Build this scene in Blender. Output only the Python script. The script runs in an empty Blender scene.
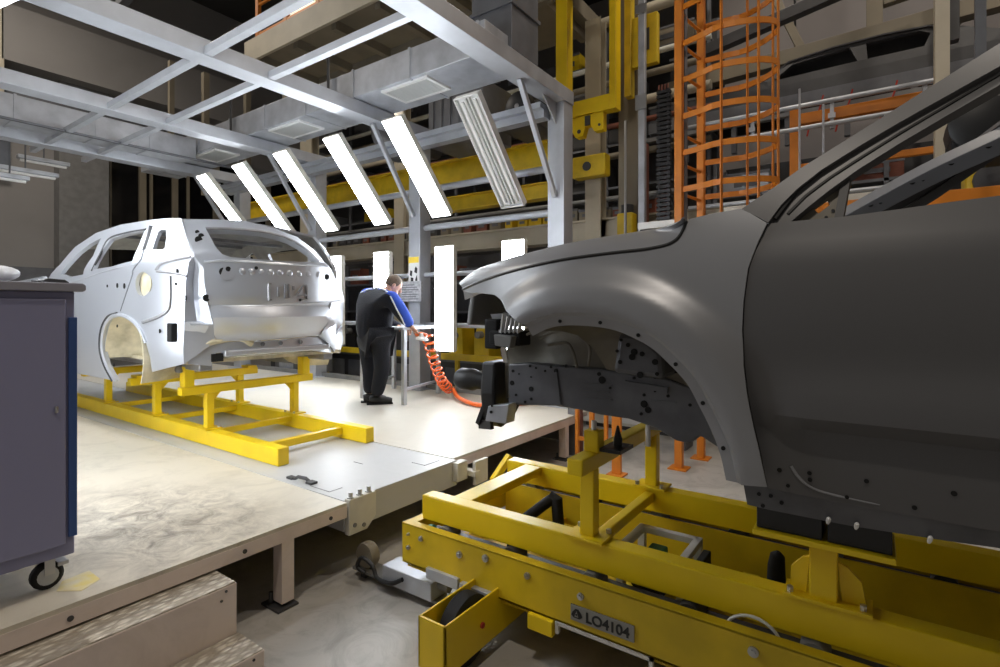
import bpy, bmesh, math, random
from mathutils import Vector, Matrix
from mathutils.geometry import intersect_point_line
random.seed(7)
SC = bpy.context.scene
COL = SC.collection
PI = math.pi
# ---------------------------------------------------------------- calibration of the photographed place
FPX, HORIZON, CAMZ = 530.0, 309.0, 1.594
YAW = math.atan2(750.0, 530.0)
FWX, FWY = -math.cos(YAW), math.sin(YAW)
RTX, RTY = math.sin(YAW), math.cos(YAW)
REAL = 0.88          # working units -> metres
T = 0.444            # height of the work platform


def ray(px, py):
    u, v = (px - 500) / FPX, (HORIZON - py) / FPX
    return FWX + u * RTX, FWY + u * RTY, v


def at(px, py, x=None, y=None, z=None):
    d = ray(px, py)
    t = x / d[0] if x is not None else y / d[1] if y is not None else (z - CAMZ) / d[2]
    return Vector((t * d[0], t * d[1], CAMZ + t * d[2]))


def _hit(d, h, t0, t1, n=500):
    """first root of h along the ray d between t0 and t1 (closest approach when there is none)"""
    P = lambda t: Vector((t * d[0], t * d[1], CAMZ + t * d[2]))
    best, bt, prev = 1e9, t0, None
    for i in range(n + 1):
        t = t0 + (t1 - t0) * i / n
        v = h(P(t))
        if abs(v) < best:
            best, bt = abs(v), t
        if prev is not None and prev[1] * v <= 0:
            a, b, va = prev[0], t, prev[1]
            for _ in range(30):
                m = (a + b) / 2
                vm = h(P(m))
                if va * vm <= 0:
                    b = m
                else:
                    a, va = m, vm
            return P((a + b) / 2)
        prev = (t, v)
    return P(bt)


def on(px, py, f, y0=1.2, y1=2.6):
    """world point of a photo point on the side surface y = f(x, z)"""
    d = ray(px, py)
    return _hit(d, lambda p: p.y - f(p.x, p.z), y0 / d[1], y1 / d[1])


def onx(px, py, g, x0=-3.4, x1=-6.5):
    d = ray(px, py)
    return _hit(d, lambda p: p.x - g(p.y, p.z), x0 / d[0], x1 / d[0])


# ---------------------------------------------------------------- materials
def mat(name, col, rough=0.5, metal=0.0, var=0.0, scale=6.0, bump=0.0, bscale=40.0, emit=0.0, col2=None, coat=0.0, detail=5.0, spec=None):
    m = bpy.data.materials.new(name)
    m.use_nodes = True
    nt = m.node_tree
    b = nt.nodes['Principled BSDF']
    b.inputs['Roughness'].default_value = rough
    b.inputs['Metallic'].default_value = metal
    if spec is not None:
        b.inputs['Specular IOR Level'].default_value = spec
    if coat:
        b.inputs['Coat Weight'].default_value = coat
        b.inputs['Coat Roughness'].default_value = 0.15
    c = (*col, 1)
    b.inputs['Base Color'].default_value = c
    if emit:
        b.inputs['Emission Color'].default_value = c
        b.inputs['Emission Strength'].default_value = emit
    tc = None
    if var or col2:
        tc = nt.nodes.new('ShaderNodeTexCoord')
        n = nt.nodes.new('ShaderNodeTexNoise')
        n.inputs['Scale'].default_value = scale
        n.inputs['Detail'].default_value = detail
        nt.links.new(tc.outputs['Object'], n.inputs['Vector'])
        r = nt.nodes.new('ShaderNodeValToRGB')
        r.color_ramp.elements[0].position = 0.35
        r.color_ramp.elements[1].position = 0.65
        lo = col2 if col2 else tuple(max(0, x * (1 - var)) for x in col)
        hi = col if col2 else tuple(min(1, x * (1 + var)) for x in col)
        r.color_ramp.elements[0].color = (*lo, 1)
        r.color_ramp.elements[1].color = (*hi, 1)
        nt.links.new(n.outputs['Fac'], r.inputs['Fac'])
        nt.links.new(r.outputs['Color'], b.inputs['Base Color'])
    if bump:
        if tc is None:
            tc = nt.nodes.new('ShaderNodeTexCoord')
        n2 = nt.nodes.new('ShaderNodeTexNoise')
        n2.inputs['Scale'].default_value = bscale
        n2.inputs['Detail'].default_value = 3
        nt.links.new(tc.outputs['Object'], n2.inputs['Vector'])
        bp = nt.nodes.new('ShaderNodeBump')
        bp.inputs['Strength'].default_value = bump
        bp.inputs['Distance'].default_value = 0.02
        nt.links.new(n2.outputs['Fac'], bp.inputs['Height'])
        nt.links.new(bp.outputs['Normal'], b.inputs['Normal'])
    return m


M = {}
M['yellow'] = mat('yellow_paint', (0.84, 0.585, 0.008), 0.38, var=0.06, scale=3)
M['yellow_old'] = mat('worn_yellow_paint', (0.64, 0.44, 0.010), 0.45, var=0.12, scale=5)
M['orange'] = mat('orange_paint', (0.64, 0.20, 0.012), 0.45, var=0.08)
M['beige'] = mat('beige_paint', (0.50, 0.45, 0.35), 0.55, var=0.08, scale=2)
M['beige_dark'] = mat('dull_beige', (0.22, 0.19, 0.14), 0.7, var=0.15, scale=1.2)
M['frame'] = mat('silver_grey_paint', (0.46, 0.48, 0.52), 0.38, 0.3, var=0.05)
M['galv'] = mat('galvanised_sheet', (0.46, 0.48, 0.52), 0.42, 0.45, var=0.12, scale=5)
M['galv_dark'] = mat('dark_sheet_metal', (0.14, 0.145, 0.16), 0.5, 0.3, var=0.1)
M['steel'] = mat('bare_steel', (0.55, 0.55, 0.55), 0.3, 0.9)
M['white'] = mat('white_paint', (0.78, 0.78, 0.77), 0.45)
M['offwhite'] = mat('offwhite_paint', (0.62, 0.60, 0.54), 0.5, var=0.08)
M['louvre'] = mat('grille_grey', (0.55, 0.56, 0.55), 0.5)
M['black'] = mat('black_paint', (0.012, 0.012, 0.013), 0.45)
M['rubber'] = mat('black_rubber', (0.02, 0.02, 0.021), 0.7, spec=0.2)
M['darkgrey'] = mat('dark_grey_paint', (0.05, 0.05, 0.053), 0.5, var=0.1)
M['midgrey'] = mat('mid_grey_paint', (0.2, 0.2, 0.2), 0.5, var=0.1)
M['hole'] = mat('hole_black', (0.004, 0.004, 0.004), 0.9)
M['silver_body'] = mat('silver_body_primer', (0.52, 0.54, 0.585), 0.30, 0.55)
M['silver_shaded'] = mat('silver_primer_shaded', (0.30, 0.30, 0.31), 0.38, 0.5, var=0.15, scale=9)  # same silver primer darkened to paint in the shade inside the body
M['sealer'] = mat('cream_underbody_sealer', (0.55, 0.49, 0.34), 0.6, var=0.25, scale=7)
M['grey_lit'] = mat('grey_primer_lit', (0.26, 0.265, 0.28), 0.36, 0.25)  # lit copy of the grey primer, lightened for the light on the fender
M['grey_shaded'] = mat('grey_primer_shaded', (0.10, 0.099, 0.102), 0.42, 0.15)  # shaded copy of the same primer, the door's shade put into its colour
M['grey_inner'] = mat('grey_inner_metal', (0.11, 0.112, 0.122), 0.42, 0.2, var=0.2, scale=8)
M['liner'] = mat('brown_grey_inner_panel', (0.15, 0.135, 0.105), 0.5, 0.1, var=0.25, scale=6)
M['light_bracket'] = mat('pale_plastic', (0.65, 0.66, 0.68), 0.4)
M['tube_lit'] = mat('lit_diffuser', (0.90, 0.95, 1.0), 0.5, emit=21.0)
M['tube_off'] = mat('unlit_tube', (0.78, 0.78, 0.76), 0.35)
M['reflector'] = mat('lamp_reflector', (0.6, 0.6, 0.58), 0.35, 0.2)
M['navy'] = mat('navy_fabric', (0.006, 0.007, 0.013), 0.9, bump=0.3, bscale=60)
M['blue_fabric'] = mat('royal_blue_fabric', (0.02, 0.075, 0.48), 0.8, bump=0.2, bscale=60)
M['reflective'] = mat('pale_piping', (0.7, 0.72, 0.75), 0.5)
M['skin'] = mat('skin', (0.55, 0.30, 0.20), 0.5)
M['hair'] = mat('hair', (0.10, 0.065, 0.04), 0.7, var=0.3, scale=60)
M['shoe'] = mat('shoe_leather', (0.015, 0.015, 0.015), 0.45)
M['hose'] = mat('orange_hose', (0.85, 0.14, 0.02), 0.35)
M['cab'] = mat('blue_grey_enamel', (0.26, 0.265, 0.42), 0.42)
M['cab_side'] = mat('deep_blue_enamel', (0.04, 0.09, 0.27), 0.4)
M['cab_top'] = mat('grey_worktop', (0.3, 0.3, 0.36), 0.35)
M['bag'] = mat('white_plastic', (0.75, 0.76, 0.78), 0.35, bump=0.6, bscale=14)
M['plate'] = mat('grey_name_plate', (0.30, 0.29, 0.26), 0.4, 0.2)
M['paper'] = mat('paper', (0.75, 0.75, 0.74), 0.7)
M['paper_grey'] = mat('printed_sheet', (0.42, 0.42, 0.44), 0.6, var=0.25, scale=30)
M['label_yellow'] = mat('yellow_label', (0.85, 0.62, 0.06), 0.6)
M['red'] = mat('red_paint', (0.40, 0.035, 0.02), 0.5)
M['redbrown'] = mat('red_brown_paint', (0.16, 0.05, 0.03), 0.6, var=0.3, scale=3)
M['window_dark'] = mat('dark_window_glass', (0.006, 0.006, 0.007), 0.12)
M['wall'] = mat('grey_wall', (0.26, 0.25, 0.245), 0.8, var=0.06, scale=0.7)
M['wall_panel'] = mat('pale_wall_panel', (0.30, 0.275, 0.27), 0.75, var=0.06, scale=0.7)
M['ceiling'] = mat('dark_ceiling', (0.055, 0.053, 0.05), 0.9, var=0.1, scale=1)
M['green'] = mat('green_paint', (0.03, 0.16, 0.07), 0.5)
M['teal'] = mat('teal_plastic', (0.05, 0.3, 0.27), 0.4)
M['brass'] = mat('pale_cable', (0.75, 0.75, 0.68), 0.35)
M['glass_pale'] = mat('lit_room_glow', (1.0, 0.80, 0.55), 0.5, emit=1.3)


def deck_mat(name, base, dirt, amount, patch=None):
    """painted deck with scuffs; optional grimy patch centred on a place of the deck, and a faded yellow mark"""
    m = bpy.data.materials.new(name)
    m.use_nodes = True
    nt = m.node_tree
    L = nt.links.new
    b = nt.nodes['Principled BSDF']
    tc = nt.nodes.new('ShaderNodeTexCoord')
    n1 = nt.nodes.new('ShaderNodeTexNoise'); n1.inputs['Scale'].default_value = 3.2; n1.inputs['Detail'].default_value = 8; n1.inputs['Roughness'].default_value = 0.7
    n1.inputs['Distortion'].default_value = 1.2
    L(tc.outputs['Object'], n1.inputs['Vector'])
    mr = nt.nodes.new('ShaderNodeMapRange')
    mr.inputs['From Min'].default_value = 0.47; mr.inputs['From Max'].default_value = 0.72
    mr.inputs['To Min'].default_value = 0.0; mr.inputs['To Max'].default_value = amount
    L(n1.outputs['Fac'], mr.inputs['Value'])
    fac = mr.outputs['Result']
    if patch:
        (cx, cy, rx, ry, gain) = patch
        mp = nt.nodes.new('ShaderNodeMapping')
        mp.inputs['Location'].default_value = (-cx / rx, -cy / ry, 0)
        mp.inputs['Scale'].default_value = (1 / rx, 1 / ry, 0.0)
        L(tc.outputs['Object'], mp.inputs['Vector'])
        ln = nt.nodes.new('ShaderNodeVectorMath'); ln.operation = 'LENGTH'
        L(mp.outputs['Vector'], ln.inputs[0])
        m2 = nt.nodes.new('ShaderNodeMapRange'); m2.interpolation_type = 'SMOOTHSTEP'
        m2.inputs['From Min'].default_value = 1.15; m2.inputs['From Max'].default_value = 0.25
        m2.inputs['To Min'].default_value = 0.0; m2.inputs['To Max'].default_value = 1.0
        L(ln.outputs['Value'], m2.inputs['Value'])
        n2 = nt.nodes.new('ShaderNodeTexNoise'); n2.inputs['Scale'].default_value = 7.5; n2.inputs['Detail'].default_value = 9
        n2.inputs['Roughness'].default_value = 0.75; n2.inputs['Distortion'].default_value = 0.8
        L(tc.outputs['Object'], n2.inputs['Vector'])
        m3 = nt.nodes.new('ShaderNodeMapRange')
        m3.inputs['From Min'].default_value = 0.38; m3.inputs['From Max'].default_value = 0.66
        m3.inputs['To Max'].default_value = gain
        L(n2.outputs['Fac'], m3.inputs['Value'])
        mu = nt.nodes.new('ShaderNodeMath'); mu.operation = 'MULTIPLY'
        L(m2.outputs['Result'], mu.inputs[0]); L(m3.outputs['Result'], mu.inputs[1])
        ad = nt.nodes.new('ShaderNodeMath'); ad.operation = 'ADD'; ad.use_clamp = True
        L(fac, ad.inputs[0]); L(mu.outputs[0], ad.inputs[1])
        fac = ad.outputs[0]
    mx = nt.nodes.new('ShaderNodeMix'); mx.data_type = 'RGBA'
    mx.inputs['A'].default_value = (*base, 1); mx.inputs['B'].default_value = (*dirt, 1)
    L(fac, mx.inputs['Factor'])
    L(mx.outputs['Result'], b.inputs['Base Color'])
    b.inputs['Roughness'].default_value = 0.42
    return m


M['deck'] = deck_mat('cream_deck_paint', (0.62, 0.57, 0.47), (0.20, 0.175, 0.145), 0.30, (2.85, -0.72, 0.95, 0.62, 1.0))
M['deck_far'] = deck_mat('cream_deck_clean', (0.60, 0.56, 0.48), (0.42, 0.39, 0.33), 0.22)
M['deck_track'] = deck_mat('pale_steel_deck', (0.50, 0.50, 0.50), (0.36, 0.39, 0.36), 0.28)
M['trim_beige'] = deck_mat('pinkish_beige_paint', (0.72, 0.62, 0.57), (0.50, 0.42, 0.37), 0.45)
M['floor'] = deck_mat('grey_concrete', (0.44, 0.42, 0.39), (0.24, 0.225, 0.20), 0.75)


def tread_mat():
    m = bpy.data.materials.new('checker_plate_tread')
    m.use_nodes = True
    nt = m.node_tree
    b = nt.nodes['Principled BSDF']
    b.inputs['Base Color'].default_value = (0.42, 0.37, 0.30, 1)
    b.inputs['Roughness'].default_value = 0.4
    b.inputs['Metallic'].default_value = 0.2
    tc = nt.nodes.new('ShaderNodeTexCoord')
    v = nt.nodes.new('ShaderNodeTexVoronoi')
    v.inputs['Scale'].default_value = 42
    mp = nt.nodes.new('ShaderNodeMapping'); mp.inputs['Scale'].default_value = (1, 0.45, 1); mp.inputs['Rotation'].default_value = (0, 0, 0.78)
    nt.links.new(tc.outputs['Object'], mp.inputs['Vector'])
    nt.links.new(mp.outputs['Vector'], v.inputs['Vector'])
    r = nt.nodes.new('ShaderNodeValToRGB')
    r.color_ramp.elements[0].color = (0.75, 0.70, 0.60, 1); r.color_ramp.elements[0].position = 0.25
    r.color_ramp.elements[1].color = (0.42, 0.37, 0.30, 1); r.color_ramp.elements[1].position = 0.55
    nt.links.new(v.outputs['Distance'], r.inputs['Fac'])
    nt.links.new(r.outputs['Color'], b.inputs['Base Color'])
    bp = nt.nodes.new('ShaderNodeBump'); bp.inputs['Strength'].default_value = 0.8; bp.inputs['Distance'].default_value = 0.01; bp.invert = True
    nt.links.new(v.outputs['Distance'], bp.inputs['Height'])
    nt.links.new(bp.outputs['Normal'], b.inputs['Normal'])
    return m


M['tread'] = tread_mat()


# ---------------------------------------------------------------- things and parts
def thing(name, label, cat, loc=(0, 0, 0), group=None):
    o = bpy.data.objects.new(name, None)
    COL.objects.link(o)
    o.location = loc
    o.empty_display_size = 0.1
    o['label'] = label
    o['category'] = cat
    if group:
        o['group'] = group
    return o


def tag(o, label, cat, group=None, kind=None):
    o['label'] = label
    o['category'] = cat
    if group:
        o['group'] = group
    if kind:
        o['kind'] = kind
    return o


def wloc(o):
    v = Vector((0, 0, 0))
    while o is not None:
        v = v + o.location
        o = o.parent
    return v


def dup(root, delta, label=None, group=None):
    """a copy of a thing with copies of its parts and sub-parts, moved by delta"""
    def rec(o, parent):
        c = o.copy()
        COL.objects.link(c)
        if parent is not None:
            c.parent = parent
        for ch in kids.get(o, []):
            rec(ch, c)
        return c
    kids = {}
    for o in list(bpy.data.objects):
        if o.parent:
            kids.setdefault(o.parent, []).append(o)
    r = rec(root, None)
    r.location = root.location + Vector(delta)
    if label:
        r['label'] = label
    if group:
        r['group'] = group
    return r


class MB:
    """collects shapes (in world coordinates) for ONE mesh object"""

    def __init__(self):
        self.bm = bmesh.new()
        self.mi = 0

    def _mark(self, n0):
        self.bm.faces.ensure_lookup_table()
        for f in self.bm.faces[n0:]:
            f.material_index = self.mi

    def box(self, a, b):
        n0 = len(self.bm.faces)
        x0, x1 = sorted((a[0], b[0])); y0, y1 = sorted((a[1], b[1])); z0, z1 = sorted((a[2], b[2]))
        v = [self.bm.verts.new(p) for p in ((x0, y0, z0), (x1, y0, z0), (x1, y1, z0), (x0, y1, z0), (x0, y0, z1), (x1, y0, z1), (x1, y1, z1), (x0, y1, z1))]
        for q in ((0, 3, 2, 1), (4, 5, 6, 7), (0, 1, 5, 4), (1, 2, 6, 5), (2, 3, 7, 6), (3, 0, 4, 7)):
            self.bm.faces.new([v[i] for i in q])
        self._mark(n0)
        return self

    def bar(self, p, q, w, h, up=(0, 0, 1)):
        """rectangular bar from p to q; h measured along up"""
        n0 = len(self.bm.faces)
        p, q = Vector(p), Vector(q)
        d = (q - p).normalized()
        upv = Vector(up)
        s = d.cross(upv)
        if s.length < 1e-4:
            s = d.cross(Vector((1, 0, 0)))
        s.normalize()
        t = s.cross(d).normalized()
        v = []
        for e in (p, q):
            for a, b in ((-1, -1), (1, -1), (1, 1), (-1, 1)):
                v.append(self.bm.verts.new(e + s * (a * w / 2) + t * (b * h / 2)))
        for f in ((0, 1, 2, 3), (7, 6, 5, 4), (0, 4, 5, 1), (1, 5, 6, 2), (2, 6, 7, 3), (3, 7, 4, 0)):
            self.bm.faces.new([v[i] for i in f])
        self._mark(n0)
        return self

    def tube(self, pts, r, seg=10, caps=True, closed=False):
        n0 = len(self.bm.faces)
        pts = [Vector(p) for p in pts]
        n = len(pts)
        rs = r if isinstance(r, (list, tuple)) else [r] * n
        rings = []
        ref = None
        for i, p in enumerate(pts):
            if closed:
                d = pts[(i + 1) % n] - pts[i - 1]
            else:
                d = pts[min(i + 1, n - 1)] - pts[max(i - 1, 0)]
            d.normalize()
            if ref is None:
                ref = Vector((0, 0, 1)) if abs(d.z) < 0.9 else Vector((1, 0, 0))
            s = d.cross(ref)
            if s.length < 1e-5:
                s = d.cross(Vector((0, 1, 0)))
            s.normalize()
            t = s.cross(d).normalized()
            ref = t
            rings.append([self.bm.verts.new(p + (s * math.cos(2 * PI * k / seg) + t * math.sin(2 * PI * k / seg)) * rs[i]) for k in range(seg)])
        m = n if closed else n - 1
        for i in range(m):
            a, b = rings[i], rings[(i + 1) % n]
            for k in range(seg):
                self.bm.faces.new((a[k], b[k], b[(k + 1) % seg], a[(k + 1) % seg]))
        if caps and not closed:
            self.bm.faces.new(rings[0])
            self.bm.faces.new(rings[-1][::-1])
        self._mark(n0)
        return self

    def prism(self, poly, axis, a, b):
        """polygon in the plane across an axis ('x': (y,z), 'y': (x,z), 'z': (x,y)) extruded from a to b"""
        n0 = len(self.bm.faces)

        def P(u, v, t):
            return (t, u, v) if axis == 'x' else (u, t, v) if axis == 'y' else (u, v, t)
        A = [self.bm.verts.new(P(u, v, a)) for u, v in poly]
        B = [self.bm.verts.new(P(u, v, b)) for u, v in poly]
        self.bm.faces.new(A)
        self.bm.faces.new(B[::-1])
        n = len(poly)
        for i in range(n):
            self.bm.faces.new((A[i], B[i], B[(i + 1) % n], A[(i + 1) % n]))
        self._mark(n0)
        return self

    def disc(self, c, nrm, r, t=0.006, seg=12):
        c, nrm = Vector(c), Vector(nrm).normalized()
        return self.tube([c - nrm * t / 2, c + nrm * t / 2], r, seg)

    def lathe(self, c, prof, axis=(0, 0, 1), seg=16):
        """profile [(radius, along)] turned about axis through c"""
        c, ax = Vector(c), Vector(axis).normalized()
        n0 = len(self.bm.faces)
        s = ax.cross(Vector((0, 0, 1)) if abs(ax.z) < 0.9 else Vector((1, 0, 0))).normalized()
        t = ax.cross(s)
        rings = [[self.bm.verts.new(c + ax * h + (s * math.cos(2 * PI * k / seg) + t * math.sin(2 * PI * k / seg)) * max(r, 1e-4)) for k in range(seg)] for r, h in prof]
        for a, b in zip(rings[:-1], rings[1:]):
            for k in range(seg):
                self.bm.faces.new((a[k], b[k], b[(k + 1) % seg], a[(k + 1) % seg]))
        self.bm.faces.new(rings[0])
        self.bm.faces.new(rings[-1][::-1])
        self._mark(n0)
        return self

    def grid(self, P):
        n0 = len(self.bm.faces)
        V = [[self.bm.verts.new(p) for p in row] for row in P]
        for i in range(len(V) - 1):
            for j in range(len(V[0]) - 1):
                self.bm.faces.new((V[i][j], V[i][j + 1], V[i + 1][j + 1], V[i + 1][j]))
        self._mark(n0)
        return self

    def ball(self, c, r, sx=1, sy=1, sz=1, u=14, v=9):
        n0 = len(self.bm.faces)
        mtx = Matrix.Translation(c) @ Matrix.Diagonal((r * sx, r * sy, r * sz, 1))
        bmesh.ops.create_uvsphere(self.bm, u_segments=u, v_segments=v, radius=1, matrix=mtx)
        self._mark(n0)
        return self

    def build_each(self, name, mats, parent=None, **k):
        """one object for every loose piece"""
        todo = set(self.bm.verts)
        out = []
        while todo:
            v = todo.pop(); isl = {v}; st = [v]
            while st:
                for e in st.pop().link_edges:
                    for w in e.verts:
                        if w not in isl:
                            isl.add(w); st.append(w)
            todo -= isl
            m = MB(); mp = {q: m.bm.verts.new(q.co) for q in isl}
            for f in {f for q in isl for f in q.link_faces}:
                m.bm.faces.new([mp[q] for q in f.verts])
            out.append(m.build(name, mats, parent, **k))
        self.bm.free()
        return out

    def build(self, name, mats, parent=None, smooth=False, bevel=0.0, thick=0.0, split=None, recalc=True, sub=0, moff=0):
        if recalc:
            bmesh.ops.recalc_face_normals(self.bm, faces=self.bm.faces[:])
        off = wloc(parent) if parent is not None else Vector((0, 0, 0))
        if parent is None and len(self.bm.verts):
            xs = [v.co.x for v in self.bm.verts]; ys = [v.co.y for v in self.bm.verts]; zs = [v.co.z for v in self.bm.verts]
            base = Vector(((min(xs) + max(xs)) / 2, (min(ys) + max(ys)) / 2, min(zs)))
            off = base
        for v in self.bm.verts:
            v.co -= off
        me = bpy.data.meshes.new(name)
        self.bm.to_mesh(me)
        self.bm.free()
        if not isinstance(mats, (list, tuple)):
            mats = [mats]
        for m in mats:
            me.materials.append(m)
        o = bpy.data.objects.new(name, me)
        COL.objects.link(o)
        if parent is not None:
            o.parent = parent
        else:
            o.location = off
        if smooth:
            for p in me.polygons:
                p.use_smooth = True
        if sub:
            md = o.modifiers.new('smooth_surface', 'SUBSURF'); md.levels = sub; md.render_levels = sub
        if thick:
            md = o.modifiers.new('sheet_thickness', 'SOLIDIFY'); md.thickness = abs(thick); md.offset = -1 if thick > 0 else 1; md.material_offset = moff
        if bevel:
            md = o.modifiers.new('rounded_edges', 'BEVEL'); md.width = bevel; md.segments = 2; md.limit_method = 'ANGLE'; md.angle_limit = 0.7
        if split is None:
            split = smooth
        if split:
            md = o.modifiers.new('hard_edges', 'EDGE_SPLIT'); md.split_angle = math.radians(38)
        return o


def structure(o, name=None):
    o['kind'] = 'structure'
    return o


def catmull(pts, n):
    """n samples per segment of a Catmull-Rom curve through pts"""
    out = []
    P = [Vector(p) for p in pts]
    P = [P[0] * 2 - P[1]] + P + [P[-1] * 2 - P[-2]]
    for i in range(1, len(P) - 2):
        a, b, c, d = P[i - 1:i + 3]
        for k in range(n):
            t = k / n
            out.append(0.5 * ((2 * b) + (c - a) * t + (2 * a - 5 * b + 4 * c - d) * t * t + (3 * b - a - 3 * c + d) * t ** 3))
    out.append(P[-2])
    return out


def patch(rows, nu=4, nv=4):
    """smooth surface through a net of points"""
    R = [catmull(r, nu) for r in rows]
    cols = [catmull([r[j] for r in R], nv) for j in range(len(R[0]))]
    return [[cols[j][i] for j in range(len(cols))] for i in range(len(cols[0]))]


def inside(p, poly):
    x, y = p
    c = False
    n = len(poly)
    for i in range(n):
        x1, y1 = poly[i]; x2, y2 = poly[(i + 1) % n]
        if (y1 > y) != (y2 > y) and x < (x2 - x1) * (y - y1) / (y2 - y1) + x1:
            c = not c
    return c


def sheet(outline, holes, step, place):
    """flat sheet cut to an outline with holes, then pressed to shape: place(a, b) -> world point"""
    bm = bmesh.new()
    a0 = min(p[0] for p in outline); a1 = max(p[0] for p in outline)
    b0 = min(p[1] for p in outline); b1 = max(p[1] for p in outline)
    na = max(2, int((a1 - a0) / step) + 1); nb = max(2, int((b1 - b0) / step) + 1)
    V = [[bm.verts.new((a0 + (a1 - a0) * i / na, b0 + (b1 - b0) * j / nb, 0)) for j in range(nb + 1)] for i in range(na + 1)]
    for i in range(na):
        for j in range(nb):
            bm.faces.new((V[i][j], V[i + 1][j], V[i + 1][j + 1], V[i][j + 1]))
    for poly in [outline] + list(holes):
        n = len(poly)
        for i in range(n):
            p, q = Vector((*poly[i], 0)), Vector((*poly[(i + 1) % n], 0))
            d = q - p
            if d.length < 1e-6:
                continue
            lo = (min(p.x, q.x) - 1e-4, min(p.y, q.y) - 1e-4); hi = (max(p.x, q.x) + 1e-4, max(p.y, q.y) + 1e-4)
            fs = []
            for f in bm.faces:
                xs = [v.co.x for v in f.verts]; ys = [v.co.y for v in f.verts]
                if max(xs) >= lo[0] and min(xs) <= hi[0] and max(ys) >= lo[1] and min(ys) <= hi[1]:
                    fs.append(f)
            geom = set(fs)
            for f in fs:
                geom.update(f.edges); geom.update(f.verts)
            bmesh.ops.bisect_plane(bm, geom=list(geom), dist=1e-5, plane_co=p, plane_no=Vector((-d.y, d.x, 0)).normalized())
    kill = []
    for f in bm.faces:
        c = f.calc_center_median()
        if not inside((c.x, c.y), outline) or any(inside((c.x, c.y), h) for h in holes):
            kill.append(f)
    bmesh.ops.delete(bm, geom=kill, context='FACES')
    for v in bm.verts:
        v.co = place(v.co.x, v.co.y)
    mb = MB()
    mb.bm.free()
    mb.bm = bm
    return mb


def sstep(e0, e1, x):
    t = max(0.0, min(1.0, (x - e0) / (e1 - e0)))
    return t * t * (3 - 2 * t)


def orient(mb, toward):
    """face the sheet towards a point so that its thickness grows away from it"""
    bmesh.ops.recalc_face_normals(mb.bm, faces=mb.bm.faces[:])
    s = 0.0
    for f in mb.bm.faces:
        s += f.normal.dot(Vector(toward) - f.calc_center_median()) * f.calc_area()
    if s < 0:
        bmesh.ops.reverse_faces(mb.bm, faces=mb.bm.faces[:])
    return mb
# ================================================================ the hall
def struct(name, mb, m, **k):
    return structure(mb.build(name, m, **k))


struct('floor', MB().box((-19, -4, -0.12), (7, 17, 0)), M['floor'])
struct('ceiling', MB().box((-19, -4, 11.0), (7, 17, 11.2)), M['ceiling'])
struct('wall_left', MB().box((-17.4, -4, 0), (-17.0, 16, 11)), M['wall'])
struct('wall_back', MB().box((-19, 15.0, 0), (7, 15.3, 11)), M['wall'])
# band of darker panels low on the end wall, a soffit and joints high up
struct('baseboard_left', MB().box((-17.0, -4, 0), (-16.9, 5.0, 2.62)), M['galv_dark'])
struct('trim_1', MB().box((-17.0, -4, 7.3), (-16.2, 9, 8.6)), M['wall'])
struct('trim_2', MB().box((-17.0, -4, 6.55), (-16.55, 9, 6.75)), M['galv_dark'])
struct('trim_3', MB().box((-17.0, 4.45, 0), (-16.6, 5.5, 7.3)), M['midgrey'])
for k, y in enumerate((0.9, 2.1, 3.3)):
    struct('trim_%d' % (4 + k), MB().box((-17.0, y, 2.62), (-16.97, y + 0.03, 7.3)), M['galv_dark'])
# tall dark window with its posts
w = bpy.data.objects.new('window_1', None); COL.objects.link(w); w.location = (-16.9, 8, 0.9); w['kind'] = 'structure'
MB().box((-16.99, 5.5, 0.9), (-16.94, 11.5, 6.2)).build('pane', M['window_dark'], w)
for y, wd in ((5.62, 0.05), (6.4, 0.16), (6.62, 0.05), (7.25, 0.14), (7.62, 0.05), (8.45, 0.16), (9.3, 0.14), (10.2, 0.14)):
    MB().box((-16.94, y - wd / 2, 0.9), (-16.84, y + wd / 2, 6.2)).build('mullion', M['beige_dark'], w)
MB().box((-16.94, 5.5, 6.1), (-16.84, 11.5, 6.3)).build('window_head', M['midgrey'], w)

# pale cladding of the upper right of the hall, with its posts
for k in range(6):
    x0 = -2.6 + 1.35 * k
    struct('wall_back_panel.%03d' % k if k else 'wall_back_panel', MB().box((x0 + 0.02, 11.6, 2.4), (x0 + 1.33, 11.7, 9.5)), M['wall_panel'])

# ================================================================ work platform
pf = thing('work_platform', 'cream painted steel work platform carrying the silver car and the worker', 'platform', (-6, 2, 0))
MB().box((-12.5, -1.6, T - 0.02), (-2.56, 2.045, T)).build('near_deck', M['deck'], pf)
MB().box((-12.5, 3.12, T - 0.02), (-2.65, 5.62, T)).build('far_deck', M['deck_far'], pf)
tp = MB().box((-12.5, 2.055, T - 0.19), (-2.60, 3.11, T - 0.001)).build('track_plate', M['deck_track'], pf, bevel=0.004)
tp['label'] = 'pale grey steel track plate between the two cream decks'
m = MB(); m.box((-2.645, -1.6, T - 0.088), (-2.558, 2.045, T - 0.02)); m.box((-12.5, 1.96, T - 0.088), (-2.645, 2.045, T - 0.02))
m.build('edge_trim', M['trim_beige'], pf)
m = MB(); m.box((-2.73, 3.12, T - 0.088), (-2.648, 5.2, T - 0.02)); m.box((-12.5, 5.54, T - 0.088), (-2.73, 5.62, T - 0.02))
m.build('edge_trim', M['trim_beige'], pf)
MB().box((-12.5, 5.62, 0.02), (-2.9, 5.68, T + 0.07)).build('kick_plate', M['midgrey'], pf)
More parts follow.
